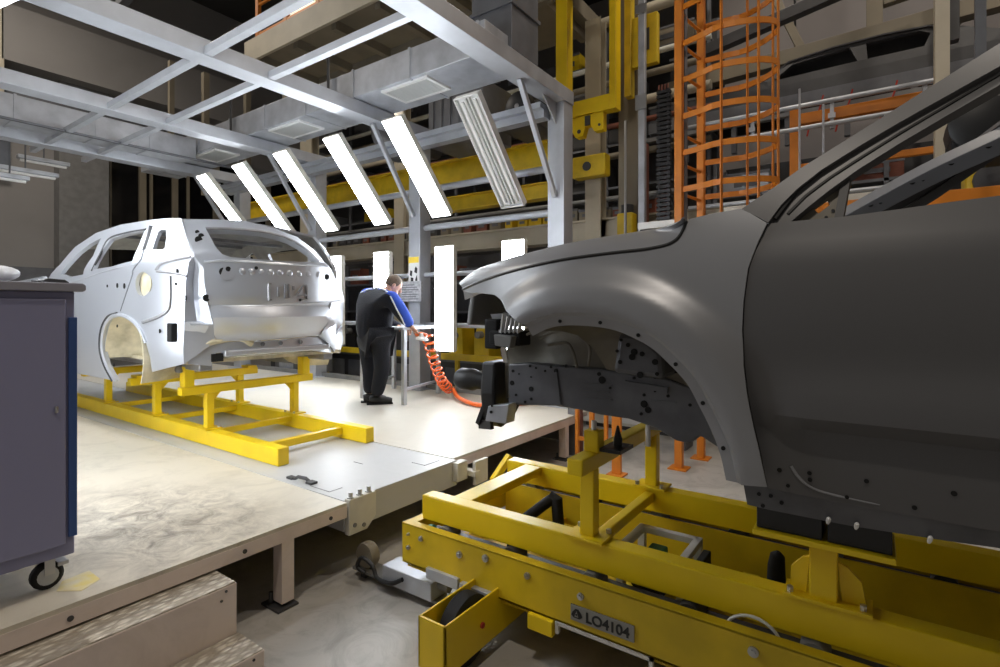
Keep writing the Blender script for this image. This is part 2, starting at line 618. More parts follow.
for (x, y) in ((-2.60, 1.66), (-2.69, 4.98), (-2.60, -1.2), (-5.5, 1.9), (-8.5, 1.9)):
    lg = MB().box((x - 0.04, y - 0.036, 0.03), (x + 0.04, y + 0.036, T - 0.088)).build('leg', M['trim_beige'], pf)
    f = MB().box((x - 0.10, y - 0.07, 0), (x + 0.06, y + 0.05, 0.012))
    f.tube([(x - 0.055, y - 0.04, 0.01), (x - 0.055, y - 0.04, 0.07)], 0.012); f.tube([(x, y, 0.01), (x, y, 0.03)], 0.02)
    f.build('foot', M['darkgrey'], lg)
for (x, y) in ((-2.557, 1.42), (-2.557, 0.72), (-2.557, 1.93)):
    MB().disc((x, y, T - 0.055), (1, 0, 0), 0.011, 0.008).build('bolt', M['darkgrey'], pf)
# stop block with three bolts at the near end of the track plate
sb = MB().prism([(2.06, T - 0.205), (2.06, T + 0.01), (2.27, T + 0.01), (2.27, T - 0.14), (2.2, T - 0.205)], 'x', -2.60, -2.555).build('stop_block', M['offwhite'], pf, bevel=0.006)
for y in (2.09, 2.16, 2.23):
    MB().tube([(-2.58, y, T), (-2.58, y, T + 0.018), (-2.58, y, T + 0.018), (-2.58, y, T + 0.045)], [0.022, 0.022, 0.013, 0.013]).build('bolt', M['steel'], pf)
for y, z in ((2.10, T - 0.15), (2.17, T - 0.17)):
    MB().disc((-2.553, y, z), (1, 0, 0), 0.013, 0.01).build('bolt', M['midgrey'], pf)
m = MB(); m.box((-2.62, 3.06, T - 0.15), (-2.55, 3.18, T - 0.01)); m.box((-2.6, 3.18, T - 0.13), (-2.48, 3.25, T - 0.09)); m.box((-2.52, 3.2, T - 0.20), (-2.49, 3.36, T - 0.02))
m.build('end_bracket', M['offwhite'], pf, bevel=0.004)
# latch and hatch outline on the track plate
m = MB(); m.tube([(-3.2, 2.12, T), (-3.17, 2.13, T + 0.02), (-3.1, 2.14, T + 0.02), (-3.07, 2.15, T)], 0.012); m.box((-3.06, 2.11, T), (-3.0, 2.16, T + 0.014)); m.box((-3.26, 2.10, T), (-3.2, 2.14, T + 0.014))
m.build('latch', M['darkgrey'], pf)
m = MB()
m.box((-3.0, 2.10, T), (-2.80, 2.104, T + 0.002)); m.box((-2.80, 2.10, T), (-2.796, 2.20, T + 0.002))
m.box((-2.83, 2.86, T), (-2.70, 2.864, T + 0.002)); m.box((-2.70, 2.86, T), (-2.696, 3.02, T + 0.002)); m.box((-3.2, 2.62, T), (-3.1, 2.624, T + 0.002))
m.build_each('hatch_joint', M['midgrey'], pf)
m = MB().prism([(-2.80, 0.76), (-2.72, 0.72), (-2.64, 0.78), (-2.69, 0.86), (-2.82, 0.86)], 'z', T, T + 0.0015)
mk = m.build('floor_mark', mat('faded_yellow_mark', (0.68, 0.56, 0.16), 0.5, col2=(0.66, 0.60, 0.45), scale=14), pf)
mk['label'] = 'faded yellow paint mark on the deck'
# flush edge rail the skids run along
for y in (2.052, 3.115):
    MB().box((-12.5, y - 0.006, T - 0.06), (-2.62, y + 0.006, T - 0.012)).build('groove', M['hole'], pf)

# ---------------------------------------------------------------- steps
st = thing('platform_steps', 'two beige box steps with checker plate treads below the platform edge', 'steps', (-2.4, 0.3, 0))
for (x0, x1, zt, y1, z0) in ((-2.64, -2.39, 0.345, 1.29, 0.0), (-2.387, -2.18, 0.11, 1.30, 0.0)):
    bx = MB().box((x0, -1.2, z0), (x1, y1, zt - 0.006)).build('step', M['trim_beige'], st, bevel=0.004)
    MB().box((x0 + 0.002, -1.2, zt - 0.006), (x1 - 0.004, y1 - 0.006, zt)).build('tread', M['tread'], bx)
    m = MB()
    for dz in (0.025, 0.06):
        m.disc((x1 + 0.001, y1 - 0.035 - dz * 0.6, zt - dz), (1, 0, 0), 0.006, 0.006)
    m.build_each('rivet', M['darkgrey'], bx)

# ---------------------------------------------------------------- tool cabinet
cb = thing('tool_cabinet', 'blue grey steel tool cabinet on castors at the platform edge', 'cabinet', (-3.0, 0.3, T))
CX, CY = -2.70, 0.775
MB().box((-3.32, -0.25, 0.585), (CX, CY, 1.665)).build('body', M['cab'], cb, bevel=0.006)
d = MB().box((CX, -0.2, 0.635), (CX + 0.014, 0.742, 1.635)).build('door', M['cab'], cb, bevel=0.005)
MB().box((CX, 0.752, 0.66), (CX + 0.010, CY + 0.006, 1.56)).build('corner_post', M['cab_side'], cb, bevel=0.003)
MB().box((-3.2, -0.1, 0.6), (-3.18, -0.09, 0.7)).build('bolt', M['darkgrey'], cb)
MB().prism([(-0.27, 1.665), (CY + 0.02, 1.665), (CY + 0.03, 1.672), (CY + 0.03, 1.692), (CY + 0.018, 1.70), (-0.27, 1.70)], 'x', -3.35, CX + 0.03).build('top', M['cab_top'], cb, bevel=0.004)
MB().tube([(CX + 0.01, 0.71, 1.2), (CX + 0.02, 0.71, 1.2), (CX + 0.02, 0.71, 1.18), (CX + 0.01, 0.71, 1.18)], 0.006).build('handle', M['steel'], cb)
for (x, y) in ((-2.785, 0.715), (-3.24, 0.715), (-2.785, -0.15), (-3.24, -0.15)):
    c = MB(); c.box((x - 0.045, y - 0.035, 0.573), (x + 0.045, y + 0.035, 0.585)); c.box((x - 0.026, y - 0.035, 0.49), (x - 0.021, y + 0.02, 0.575)); c.box((x + 0.021, y - 0.022, 0.505), (x + 0.026, y + 0.012, 0.575))
    c.box((x - 0.03, y + 0.02, 0.53), (x + 0.03, y + 0.055, 0.545))
    fk = c.build('castor', M['steel'], cb)
    w_ = MB().lathe((x, y - 0.01, T + 0.055), [(0.02, -0.02), (0.045, -0.02), (0.055, -0.012), (0.055, 0.012), (0.045, 0.02), (0.02, 0.02)], (1, 0, 0), 20).build('wheel', M['rubber'], fk, smooth=True)
    MB().lathe((x, y - 0.01, T + 0.055), [(0.036, -0.0205), (0.036, 0.0205)], (1, 0, 0), 16).build('hub', M['galv'], fk)
# things lying on it
bg = []
for i in range(7):
    t = i / 6 * PI
    row = []
    for j in range(13):
        a = j / 12 * 2 * PI
        r = math.sin(t) ** 0.6 * (1 + 0.10 * math.sin(3 * a + i) + 0.05 * math.sin(7 * a - i))
        row.append((-2.95 + 0.16 * r * math.cos(a), 0.53 + 0.13 * r * math.sin(a), 1.70 + 0.075 * (0.02 + (1 - math.cos(t)) * 0.5 if t > 0 else 0) * 1.0 + (0 if i < 6 else 0)))
    bg.append(row)
b_ = MB().grid(bg)
bmesh.ops.remove_doubles(b_.bm, verts=b_.bm.verts[:], dist=0.002)
tag(b_.build('plastic_bag', M['bag'], smooth=True, sub=1, split=False), 'crumpled white plastic bag lying on the tool cabinet', 'bag')
tl = thing('pocket_radio', 'small black handheld tool lying on the corner of the cabinet top', 'tool', (-2.9, 0.72, 1.70))
MB().prism([(0.70, 1.70), (0.70, 1.715), (0.715, 1.722), (0.77, 1.718), (0.785, 1.708), (0.785, 1.70)], 'x', -2.93, -2.80).build('casing', M['darkgrey'], tl, bevel=0.003)
MB().tube([(-2.86, 0.70, 1.708), (-2.86, 0.675, 1.708)], 0.006).build('tip', M['black'], tl)
tl.name = 'hand_tool'

# ================================================================ body skids
def skid(name, label, xe, s, z0, yo, yi, beams, tube_x, wide_end, group, over=0.19):
    """a carrier frame: two rails from xe in direction s, saddles on posts, end tube"""
    t = thing(name, label, 'skid', (xe + s * 2.4, (yo + yi) / 2, z0), group)
    zt = z0 + 0.13
    for y0, y1 in ((yo, yo + 0.09), (yi - 0.09, yi)):
        MB().box((xe, y0, z0), (xe + s * 5.0, y1, zt)).build('rail', M['yellow'], t, bevel=0.006)
    x = xe + s * tube_x
    if wide_end:
        MB().box((x - 0.06, yo + 0.09, z0 + 0.075), (x + 0.06, yi - 0.09, zt - 0.003)).build('end_crossbar', M['yellow'], t, bevel=0.005)
    else:
        MB().box((x - 0.03, yo + 0.09, z0 + 0.04), (x + 0.03, yi - 0.09, z0 + 0.10)).build('end_crossbar', M['yellow'], t, bevel=0.006)
    for (bx, kind) in beams:
        x = xe + s * bx
        MB().bar((x, yo + 0.09, z0 + 0.085), (x, yi - 0.09, z0 + 0.085), 0.05, 0.05).build('crossbar', M['yellow'], t, bevel=0.005)
        zb = z0 + 0.435
        for yy in (yo + 0.045, yi - 0.045):
            p = MB(); p.box((x - 0.034, yy - 0.03, zt + 0.01), (x + 0.034, yy + 0.03, zb))
            po = p.build('post', M['yellow'], t, bevel=0.006)
            f = MB().box((x - 0.09, yy - 0.07, zt), (x + 0.09, yy + 0.07, zt + 0.012)).build('foot_plate', M['yellow'], po, bevel=0.002)
            sg = 1 if yy < (yo + yi) / 2 else -1
            MB().prism([(yy + sg * 0.03, zb), (yy + sg * 0.10, zb), (yy + sg * 0.03, zb - 0.08)], 'x', x - 0.006, x + 0.006).build('gusset', M['yellow'], po)
            for q in (-1, 1):
                b = MB().tube([(x + q * 0.07, yy + sg * 0.05, zt + 0.012), (x + q * 0.07, yy + sg * 0.05, zt + 0.03)], 0.012, 6)
                b.build('bolt', M['steel'], po)
        ya, yb = yo - over, yi + 0.75 * over
        sd = MB().box((x - 0.037, ya, zb), (x + 0.037, yb, zb + 0.07)).build('saddle', M['yellow'], t, bevel=0.006)
        if kind == 'stub':
            for yy, hh in ((yo - 0.13, 0.17), (yi + 0.06, 0.17)):
                MB().box((x - 0.045, yy - 0.04, zb + 0.07), (x + 0.045, yy + 0.04, zb + 0.07 + hh)).build('stub', M['yellow'], sd, bevel=0.006)
        elif kind == 'pad':
            for yy in (yo - 0.1, yi + 0.06):
                MB().box((x - 0.07, yy - 0.05, zb + 0.07), (x + 0.07, yy + 0.05, zb + 0.095)).build('pad', M['yellow'], sd, bevel=0.004)
    return t


sk1 = skid('body_skid', 'bright yellow steel skid on the platform under the silver car', -3.54, -1, T + 0.002, 2.215, 3.12, ((1.10, 'stub'), (2.10, 'pad'), (3.3, 'pad')), 0.34, False, None)
# ================================================================ near skid and the transfer carriage under it
Z1 = 0.45
sk2 = skid('body_skid', 'worn yellow skid on the transfer carriage carrying the dark grey car body', -2.02, 1, Z1, 2.12, 3.03, ((0.98, 'arm'),), 0.21, True, None, 0.10)
sk2_locator = []
for yy, sg in ((2.20, 1), (2.985, -1)):
    s_ = MB().box((-1.07, yy - 0.035, Z1 + 0.505), (-1.0, yy + 0.035, Z1 + 0.60)).build('stub', M['yellow'], sk2, bevel=0.006)
    lp = MB().box((-1.0, yy - 0.02, Z1 + 0.51), (-0.9, yy + 0.13, Z1 + 0.525)).build('locator_plate', M['black'], sk2)
    MB().lathe((-0.95, yy + 0.07, Z1 + 0.525), [(0.02, 0), (0.02, 0.03), (0.014, 0.05), (0.005, 0.09)], (0, 0, 1), 12).build('locator_pin', M['black'], lp, smooth=True)
    MB().tube([(-1.035, yy - 0.0, Z1 + 0.60), (-1.035, yy, Z1 + 0.64)], 0.012).build('locator_pin', M['steel'], s_)
# sill supports: flared posts with a broad top plate
for yy, sg in ((2.17, 1), (2.985, -1)):
    x = -0.145
    zt = Z1 + 0.13
    po = MB().box((x - 0.042, yy - 0.036, zt), (x + 0.042, yy + 0.036, 0.815)).build('sill_post', M['yellow'], sk2, bevel=0.005)
    MB().prism([(x - 0.042, zt + 0.14), (x - 0.065, zt + 0.13), (x - 0.10, zt + 0.09), (x - 0.105, zt), (x - 0.055, zt)], 'y', yy - 0.008, yy + 0.008).build('gusset', M['yellow'], po)
    MB().prism([(x + 0.042, zt + 0.14), (x + 0.07, zt + 0.13), (x + 0.11, zt + 0.09), (x + 0.125, zt), (x + 0.055, zt)], 'y', yy - 0.008, yy + 0.008).build('gusset', M['yellow'], po)
    MB().box((x - 0.12, yy - 0.06, zt), (x + 0.14, yy + 0.06, zt + 0.012)).build('foot_plate', M['yellow'], po)
    for q in (-0.1, 0.115):
        MB().tube([(x + q, yy - 0.035, zt + 0.012), (x + q, yy - 0.035, zt + 0.03)], 0.011, 6).build('bolt', M['steel'], po)
    yo_ = yy - sg * 0.10
    tpp = MB().prism([(x - 0.20, 0.815), (x + 0.20, 0.815), (x + 0.20, 0.835), (x - 0.20, 0.835)], 'y', yo_ - 0.07, yo_ + 0.16).build('top_plate', M['yellow'], sk2, bevel=0.003)
    m = MB(); m.box((x - 0.19, yo_ - 0.05, 0.836), (x + 0.005, yo_ + 0.12, 0.92)); m.box((x + 0.02, yo_ - 0.05, 0.836), (x + 0.19, yo_ + 0.12, 0.92))
    m.build_each('clamp_block', M['black'], tpp, bevel=0.004)

cg = thing('transfer_carriage', 'long yellow transfer carriage bearing a grey number plate, under the dark grey car', 'carriage', (-0.2, 2.55, 0))
XA, XB = -2.07, 2.2
# side beams: folded channels
m = MB(); m.box((XA, 2.02, 0.24), (XB, 2.032, 0.45)); m.box((XA, 2.02, 0.442), (XB, 2.07, 0.452)); m.box((XA, 2.02, 0.24), (XB, 2.075, 0.25))
m.build('side_beam', M['yellow_old'], cg, bevel=0.002)
m = MB(); m.box((XA + 0.03, 2.95, 0.225), (XB, 2.962, 0.425)); m.box((XA, 3.10, 0.06), (XB, 3.115, 0.43)); m.box((XA, 3.06, 0.06), (XB, 3.115, 0.07)); m.box((XA, 3.08, 0.42), (XB, 3.115, 0.43))
m.build('side_beam', M['yellow_old'], cg, bevel=0.002)
m = MB(); m.box((XA, 2.032, 0.25), (XA + 0.012, 3.10, 0.448)); m.box((XA, 2.032, 0.44), (XA + 0.06, 2.2, 0.449))
m.build('end_plate', M['yellow_old'], cg, bevel=0.002)
MB().box((XA + 0.02, 2.04, 0.215), (XB, 3.10, 0.225)).build('floor_pan', M['yellow_old'], cg)
for x in (-0.55, 0.9):
    MB().box((x, 2.2, 0.225), (x + 0.08, 2.94, 0.25)).build('cross_member', M['yellow_old'], cg, bevel=0.004)
# roller bed the skid rests on
for y0 in (2.135, 2.985):
    MB().box((XA + 0.1, y0, 0.26), (XB, y0 + 0.06, 0.40)).build('roller_rail', M['darkgrey'], cg)
    for k in range(9):
        x = XA + 0.22 + 0.42 * k
        MB().lathe((x, y0 - (0.035 if y0 < 2.5 else 0.015), 0.40), [(0.02, 0), (0.048, 0), (0.048, 0.09), (0.02, 0.09)], (0, 1, 0), 16).build('roller', M['darkgrey'] if k % 2 else M['midgrey'], cg, smooth=True)
m = MB().tube([(-1.93, 2.085, 0.43), (-1.9, 2.085, 0.435)], 0.02)
m.build('sensor', M['teal'], cg)
MB().box((-1.78, 2.085, 0.395), (-1.62, 2.10, 0.405)).build('sensor_rail', M['galv'], cg)
MB().tube(catmull([(-1.66, 2.085, 0.40), (-1.58, 2.085, 0.425), (-1.45, 2.09, 0.41), (-1.3, 2.09, 0.37), (-1.0, 2.10, 0.39), (-0.7, 2.10, 0.36)], 6), 0.014).build('cable', M['rubber'], cg, smooth=True)
for (x, z, r) in ((-1.93, 0.398, 0.014), (-2.02, 0.33, 0.012), (-2.02, 0.40, 0.008), (-1.67, 0.385, 0.017), (-1.51, 0.41, 0.018), (-1.275, 0.395, 0.015), (-1.01, 0.385, 0.015), (-0.345, 0.40, 0.018)):
    b = MB(); b.disc((x, 2.016, z), (0, 1, 0), r, 0.010, 14); b.disc((x, 2.009, z), (0, 1, 0), r * 0.6, 0.012, 6)
    b.build('bolt', M['steel'], cg)
# number plate
npz = MB().box((-1.055, 2.012, 0.276), (-0.775, 2.0185, 0.342)).build('number_plate', M['plate'], cg, bevel=0.001)


def lettering(txt, size, origin, xdir, updir, parent, name, m, depth=0.0015):
    cu = bpy.data.curves.new(name, 'FONT')
    cu.body = txt
    cu.size = size
    cu.extrude = depth
    cu.offset = 0.0013
    cu.space_character = 1.0
    tmp = bpy.data.objects.new(name + '_source', cu)
    COL.objects.link(tmp)
    bpy.context.view_layer.update()
    me = bpy.data.meshes.new_from_object(tmp)
    bpy.data.objects.remove(tmp)
    x, u = Vector(xdir).normalized(), Vector(updir).normalized()
    n = x.cross(u)
    off = wloc(parent)
    for v in me.vertices:
        c = v.co.copy()
        v.co = Vector(origin) + x * c.x + u * c.y + n * c.z - off
    me.materials.clear()
    me.materials.append(m)
    o = bpy.data.objects.new(name, me)
    COL.objects.link(o)
    o.parent = parent
    return o


lt = lettering('LO4104', 0.058, (-0.985, 2.011, 0.288), (1, 0, 0), (0, 0, 1), npz, 'lettering', M['black'])
m = MB(); m.prism([(-1.038, 0.291), (-1.012, 0.291), (-1.000, 0.300), (-1.006, 0.314), (-1.018, 0.328), (-1.032, 0.328), (-1.044, 0.314), (-1.050, 0.300)], 'y', 2.0085, 2.0115)
m.mi = 1
m.prism([(-1.034, 0.297), (-1.016, 0.297), (-1.025, 0.322)], 'y', 2.0070, 2.009)
m.mi = 0
m.disc((-1.025, 2.0062, 0.307), (0, 1, 0), 0.004, 0.002, 8)
m.build('emblem', [M['black'], M['plate']], npz)
# guard strip and yellow lug under the plate
MB().box((-1.265, 2.0, 0.17), (-1.14, 2.05, 0.238)).build('lug', M['yellow'], cg, bevel=0.003)
m = MB(); m.box((-1.12, 2.012, 0.228), (-0.70, 2.03, 0.240)); m.box((-1.13, 2.012, 0.19), (-1.115, 2.03, 0.24)); m.box((-0.715, 2.012, 0.17), (-0.70, 2.03, 0.24))
m.build('guard_strip', M['offwhite'], cg)
# steel plates bolted below the near corner and the axle bracket
m = MB(); m.box((-1.88, 2.00, 0.215), (-1.67, 2.02, 0.268)); m.box((-1.65, 1.99, 0.205), (-1.44, 2.02, 0.262))
m.build_each('adjusting_plate', M['galv'], cg, bevel=0.002)
m = MB()
for x in (-1.60, -1.57, -1.50):
    m.tube([(x, 2.0, 0.12), (x, 2.0, 0.21)], 0.009, 8); m.tube([(x, 2.0, 0.17), (x, 2.0, 0.185)], 0.017, 6)
m.build_each('stud', M['steel'], cg)


def wheel_box(x0, y0, y1, sg):
    """open yellow box with the travelling wheel inside; wheel rolls across the track"""
    m = MB()
    w = 0.15
    za = 0.075
    m.box((x0, y0, za), (x0 + w, y0 + sg * 0.012, 0.29))
    m.box((x0, y0, za), (x0 + 0.01, y1, 0.29)); m.box((x0 + w - 0.01, y0, za), (x0 + w, y1, 0.29))
    m.box((x0, y1, za), (x0 + w, y1 - sg * 0.012, 0.29))
    wb = m.build('wheel_box', M['yellow'], cg, bevel=0.002)
    yc = y0 + sg * 0.22
    MB().lathe((x0 + 0.03, yc, 0.155), [(0.03, 0), (0.13, 0), (0.152, 0.012), (0.152, 0.078), (0.13, 0.09), (0.03, 0.09)], (1, 0, 0), 28).build('wheel', M['rubber'], wb, smooth=True)
    m = MB(); m.disc((x0 + w + 0.004, yc + sg * 0.03, 0.18), (1, 0, 0), 0.013, 0.01)
    m.build_each('bolt', M['red'], wb)
    m = MB().tube([(x0 - 0.02, yc + sg * 0.28, 0.22), (x0 - 0.02, yc + sg * 0.28, 0.30)], 0.016)
    m.build('knob', M['yellow'], wb)


wheel_box(-1.585, 1.64, 2.35, 1)
wheel_box(-1.585, 3.5, 2.85, -1)
wheel_box(1.5, 1.64, 2.35, 1)
# black hinged arms standing in the carriage
for (x, y) in ((-1.47, 2.62),):
    m = MB(); m.tube([(x - 0.14, y - 0.20, 0.40), (x - 0.02, y - 0.02, 0.52), (x + 0.01, y, 0.53)], 0.03, 12); m.tube([(x - 0.02, y - 0.01, 0.53), (x + 0.015, y - 0.01, 0.53), (x + 0.05, y - 0.03, 0.235)], 0.033, 12); m.tube([(x - 0.14, y - 0.20, 0.42), (x - 0.16, y - 0.21, 0.24)], 0.03, 12)
    m.build('hinged_arm', M['rubber'], cg, smooth=True)
MB().tube([(-0.36, 2.66, 0.235), (-0.36, 2.66, 0.44), (-0.355, 2.66, 0.49), (-0.35, 2.66, 0.505)], [0.045, 0.036, 0.03, 0.012], 12).build('hinged_arm', M['rubber'], cg, smooth=True)
# grey welded bracket with a green drive inside
m = MB()
bx0, bx1, by0, by1, bz0, bz1 = -0.98, -0.70, 2.38, 2.66, 0.30, 0.48
for (x, y) in ((bx0, by0), (bx1, by0), (bx0, by1), (bx1, by1)):
    m.box((x - 0.018, y - 0.018, 0.226), (x + 0.018, y + 0.018, bz1))
for y in (by0, by1):
    m.box((bx0, y - 0.018, bz1 - 0.03), (bx1, y + 0.018, bz1))
for x in (bx0, bx1):
    m.box((x - 0.018, by0, bz1 - 0.03), (x + 0.018, by1, bz1))
br = m.build('drive_bracket', M['offwhite'], cg, bevel=0.003)
br['label'] = 'pale grey welded bracket'
MB().lathe((-0.86, 2.40, 0.33), [(0.03, 0), (0.09, 0.01), (0.09, 0.16), (0.06, 0.2)], (0, 1, 0), 16).build('motor', M['rubber'], br, smooth=True)
MB().box((-0.9, 2.45, 0.36), (-0.82, 2.58, 0.44)).build('gear_case', M['green'], br, bevel=0.008)
MB().box((-0.655, 2.42, 0.226), (-0.62, 2.58, 0.47)).build('black_post', M['rubber'], cg, bevel=0.006)
# bright cable loop lying in the near channel
lp = [(-0.36 + 0.095 * math.cos(a), 2.095, 0.395 + 0.085 * math.sin(a)) for a in [2 * PI * k / 28 for k in range(28)]]
MB().tube(lp, 0.006, 8, closed=True).build('cable_loop', M['brass'], cg, smooth=True)
MB().box((-0.62, 2.085, 0.39), (0.4, 2.13, 0.402)).build('chain_cover', M['galv'], cg)
for (x) in (-1.2, -0.9, -0.72):
    MB().box((x, 2.085, 0.36), (x + 0.03, 2.125, 0.42)).build('roller_bearing', M['midgrey'], cg)

# ---------------------------------------------------------------- low drive unit on the floor between platform and carriage
du = thing('floor_drive_unit', 'grey low drive unit with roller lying on the floor beside the yellow wheel box', 'drive', (-2.2, 2.15, 0))
MB().box((-2.27, 2.06, 0.055), (-1.90, 2.19, 0.15)).build('housing', M['galv'], du, bevel=0.005)
MB().box((-2.55, 2.08, 0.04), (-1.86, 2.20, 0.055)).build('base_plate', M['midgrey'], du)
m = MB(); m.box((-2.5, 2.10, 0), (-2.46, 2.18, 0.04)); m.box((-1.95, 2.1, 0), (-1.91, 2.18, 0.04))
m.build_each('foot', M['darkgrey'], du)
MB().lathe((-2.47, 2.10, 0.13), [(0.02, 0), (0.07, 0), (0.075, 0.01), (0.075, 0.05), (0.07, 0.06), (0.02, 0.06)], (0, 1, 0), 20).build('roller', M['beige_dark'], du, smooth=True)
MB().tube(catmull([(-2.42, 2.06, 0.06), (-2.47, 2.05, 0.09), (-2.43, 2.05, 0.15), (-2.35, 2.06, 0.12), (-2.3, 2.05, 0.07), (-2.18, 2.04, 0.08), (-2.1, 2.05, 0.12)], 6), 0.012).build('cable', M['black'], du, smooth=True)
MB().tube([(-1.90, 2.13, 0.12), (-1.83, 2.13, 0.12)], 0.025).build('coupling', M['midgrey'], du, smooth=True)

# yellow hinged catch near the track end
yc_ = thing('catch_lever', 'small yellow catch lever beside the end of the track plate', 'lever', (-2.3, 3.2, 0))
MB().box((-2.36, 3.2, 0), (-2.30, 3.26, 0.30)).build('pillar', M['yellow_old'], yc_)
MB().bar((-2.34, 3.22, 0.30), (-2.28, 3.36, 0.47), 0.05, 0.05).build('arm', M['yellow'], yc_, bevel=0.005)
# ================================================================ inspection booth frame
PX = [-3.08, -5.39, -7.80, -10.2]
pl = ['silver grey portal frame nearest the orange ladder, bare bright column beside the yellow hoist frame',
      'silver grey portal frame whose column carries the yellow label and printed sheet',
      'silver grey portal frame second from the left end, its column rising behind the silver car',
      'silver grey portal frame at the left end of the booth, nearest the dark window']
for k, x in enumerate(PX):
    t = thing('booth_portal', pl[k], 'frame', (x, 5.6, T), 'portal frames of the inspection booth')
    MB().box((x - 0.125, -0.35, 4.04), (x + 0.125, 5.72, 4.20)).build('beam', M['frame'], t, bevel=0.004)
    c = MB().box((x - 0.11, 5.5, T), (x + 0.11, 5.72, 4.04)).build('column', M['frame'], t, bevel=0.004)
    MB().box((x - 0.19, 5.42, T), (x + 0.19, 5.80, T + 0.015)).build('base_plate', M['frame'], c)
    MB().box((x - 0.11, -0.35, T), (x + 0.11, -0.13, 4.04)).build('column', M['frame'], t, bevel=0.004)
    MB().bar((x, 4.72, 4.04), (x, 5.48, 2.92), 0.055, 0.055).build('brace', M['frame'], t, bevel=0.004)
    MB().prism([(5.5, 4.04), (5.2, 4.04), (5.5, 3.78)], 'x', x - 0.008, x + 0.008).build('gusset', M['frame'], t)
# cross tubes lying under the beams
for (y, lab) in ((2.56, 'silver grey tube under the portal beams, the one passing in front of the other'),
                 (3.22, 'silver grey tube under the portal beams, the one nearer the tilted lamps')):
    m = MB().box((-10.8, y - 0.038, 4.05), (-2.96, y + 0.038, 4.125))
    if y < 3:
        m = MB().box((-10.8, y - 0.038, 4.05), (-2.0, y + 0.038, 4.125))
    tag(m.build('cross_tube', M['frame'], bevel=0.004), lab, 'tube', 'lengthways tubes of the booth roof')
# rails along the back of the booth
m = MB(); m.box((-10.4, 5.36, 3.84), (-3.16, 5.5, 4.0)); m.box((-10.4, 5.28, 3.93), (-3.16, 5.36, 4.0))
tag(m.build('top_rail', M['frame'], bevel=0.004), 'flat silver grey channel behind the upper ends of the tilted lamps', 'rail', 'rails along the back of the booth')
for (z, r, lab) in ((3.30, 0.045, 'round pale pipe crossing behind the middle of the tilted lamps'),
                    (2.76, 0.045, 'round pale pipe just below the lower ends of the tilted lamps'),
                    (2.083, 0.035, 'thin pale pipe behind the tops of the upright lamps'),
                    (1.37, 0.035, 'thin pale pipe at the hip height of the worker')):
    tag(MB().tube([(-10.4, 5.61, z), (-3.16, 5.61, z)], r, 10).build('lamp_rail', M['frame'], smooth=True), lab, 'pipe', 'rails along the back of the booth')

# ---------------------------------------------------------------- fluorescent fixtures
LX = [-3.58, -4.72, -5.87, -7.04, -8.19, -9.35]
LEN, WID = 1.37, 0.31


def lamp(name, label, group, p_top, p_bot, nrm, lit):
    """p_top and p_bot are the end points of the diffuser; nrm points out of its lit face"""
    t = thing(name, label, 'lamp', p_bot, group)
    a, b = Vector(p_bot), Vector(p_top)
    d = (b - a).normalized(); n = Vector(nrm).normalized(); s = d.cross(n).normalized()
    n = s.cross(d).normalized()

    def slab(mb, u0, u1, v0, v1, h0, h1):
        """box along d (u), across (v), out of the face (h)"""
        ps = []
        for u, v, h in ((u0, v0, h0), (u1, v0, h0), (u1, v1, h0), (u0, v1, h0), (u0, v0, h1), (u1, v0, h1), (u1, v1, h1), (u0, v1, h1)):
            ps.append(mb.bm.verts.new(a + d * u + s * v + n * h))
        for q in ((0, 3, 2, 1), (4, 5, 6, 7), (0, 1, 5, 4), (1, 2, 6, 5), (2, 3, 7, 6), (3, 0, 4, 7)):
            mb.bm.faces.new([ps[i] for i in q])
    L = (b - a).length; W = WID / 2
    m = MB(); slab(m, 0.0, L, -W, W, -0.09, -0.05)
    if lit:
        slab(m, -0.012, L + 0.012, -W - 0.012, W + 0.012, -0.05, -0.005)
    else:
        for v0, v1 in ((-W - 0.012, -W), (W, W + 0.012)):
            slab(m, -0.012, L + 0.012, v0, v1, -0.09, 0.0)
        for u0, u1 in ((-0.012, 0.0), (L, L + 0.012)):
            slab(m, u0, u1, -W, W, -0.09, 0.0)
    m.build('housing', M['white'] if not lit else M['offwhite'], t, bevel=0.003)
    if lit:
        m = MB(); slab(m, 0, L, -W, W, -0.005, 0.0)
        m.build('diffuser', M['tube_lit'], t)
    else:
        m = MB()
        for v in (-0.085, 0.085):
            slab(m, 0.02, L - 0.02, v - 0.07, v - 0.055, -0.05, -0.01); slab(m, 0.02, L - 0.02, v + 0.055, v + 0.07, -0.05, -0.01)
        m.build_each('reflector', M['reflector'], t)
        for v in (-0.085, 0.085):
            MB().tube([a + d * 0.05 + s * v - n * 0.03, a + d * (L - 0.05) + s * v - n * 0.03], 0.02, 12).build('tube', M['tube_off'], t, smooth=True)
    m = MB()
    for u in (0.28, L - 0.28):
        c = a + d * u - n * 0.09
        m.bar(c + s * 0.0, c - n * 0.10, 0.04, 0.02, up=d)
    m.build_each('bracket', M['frame'], t)
    return t


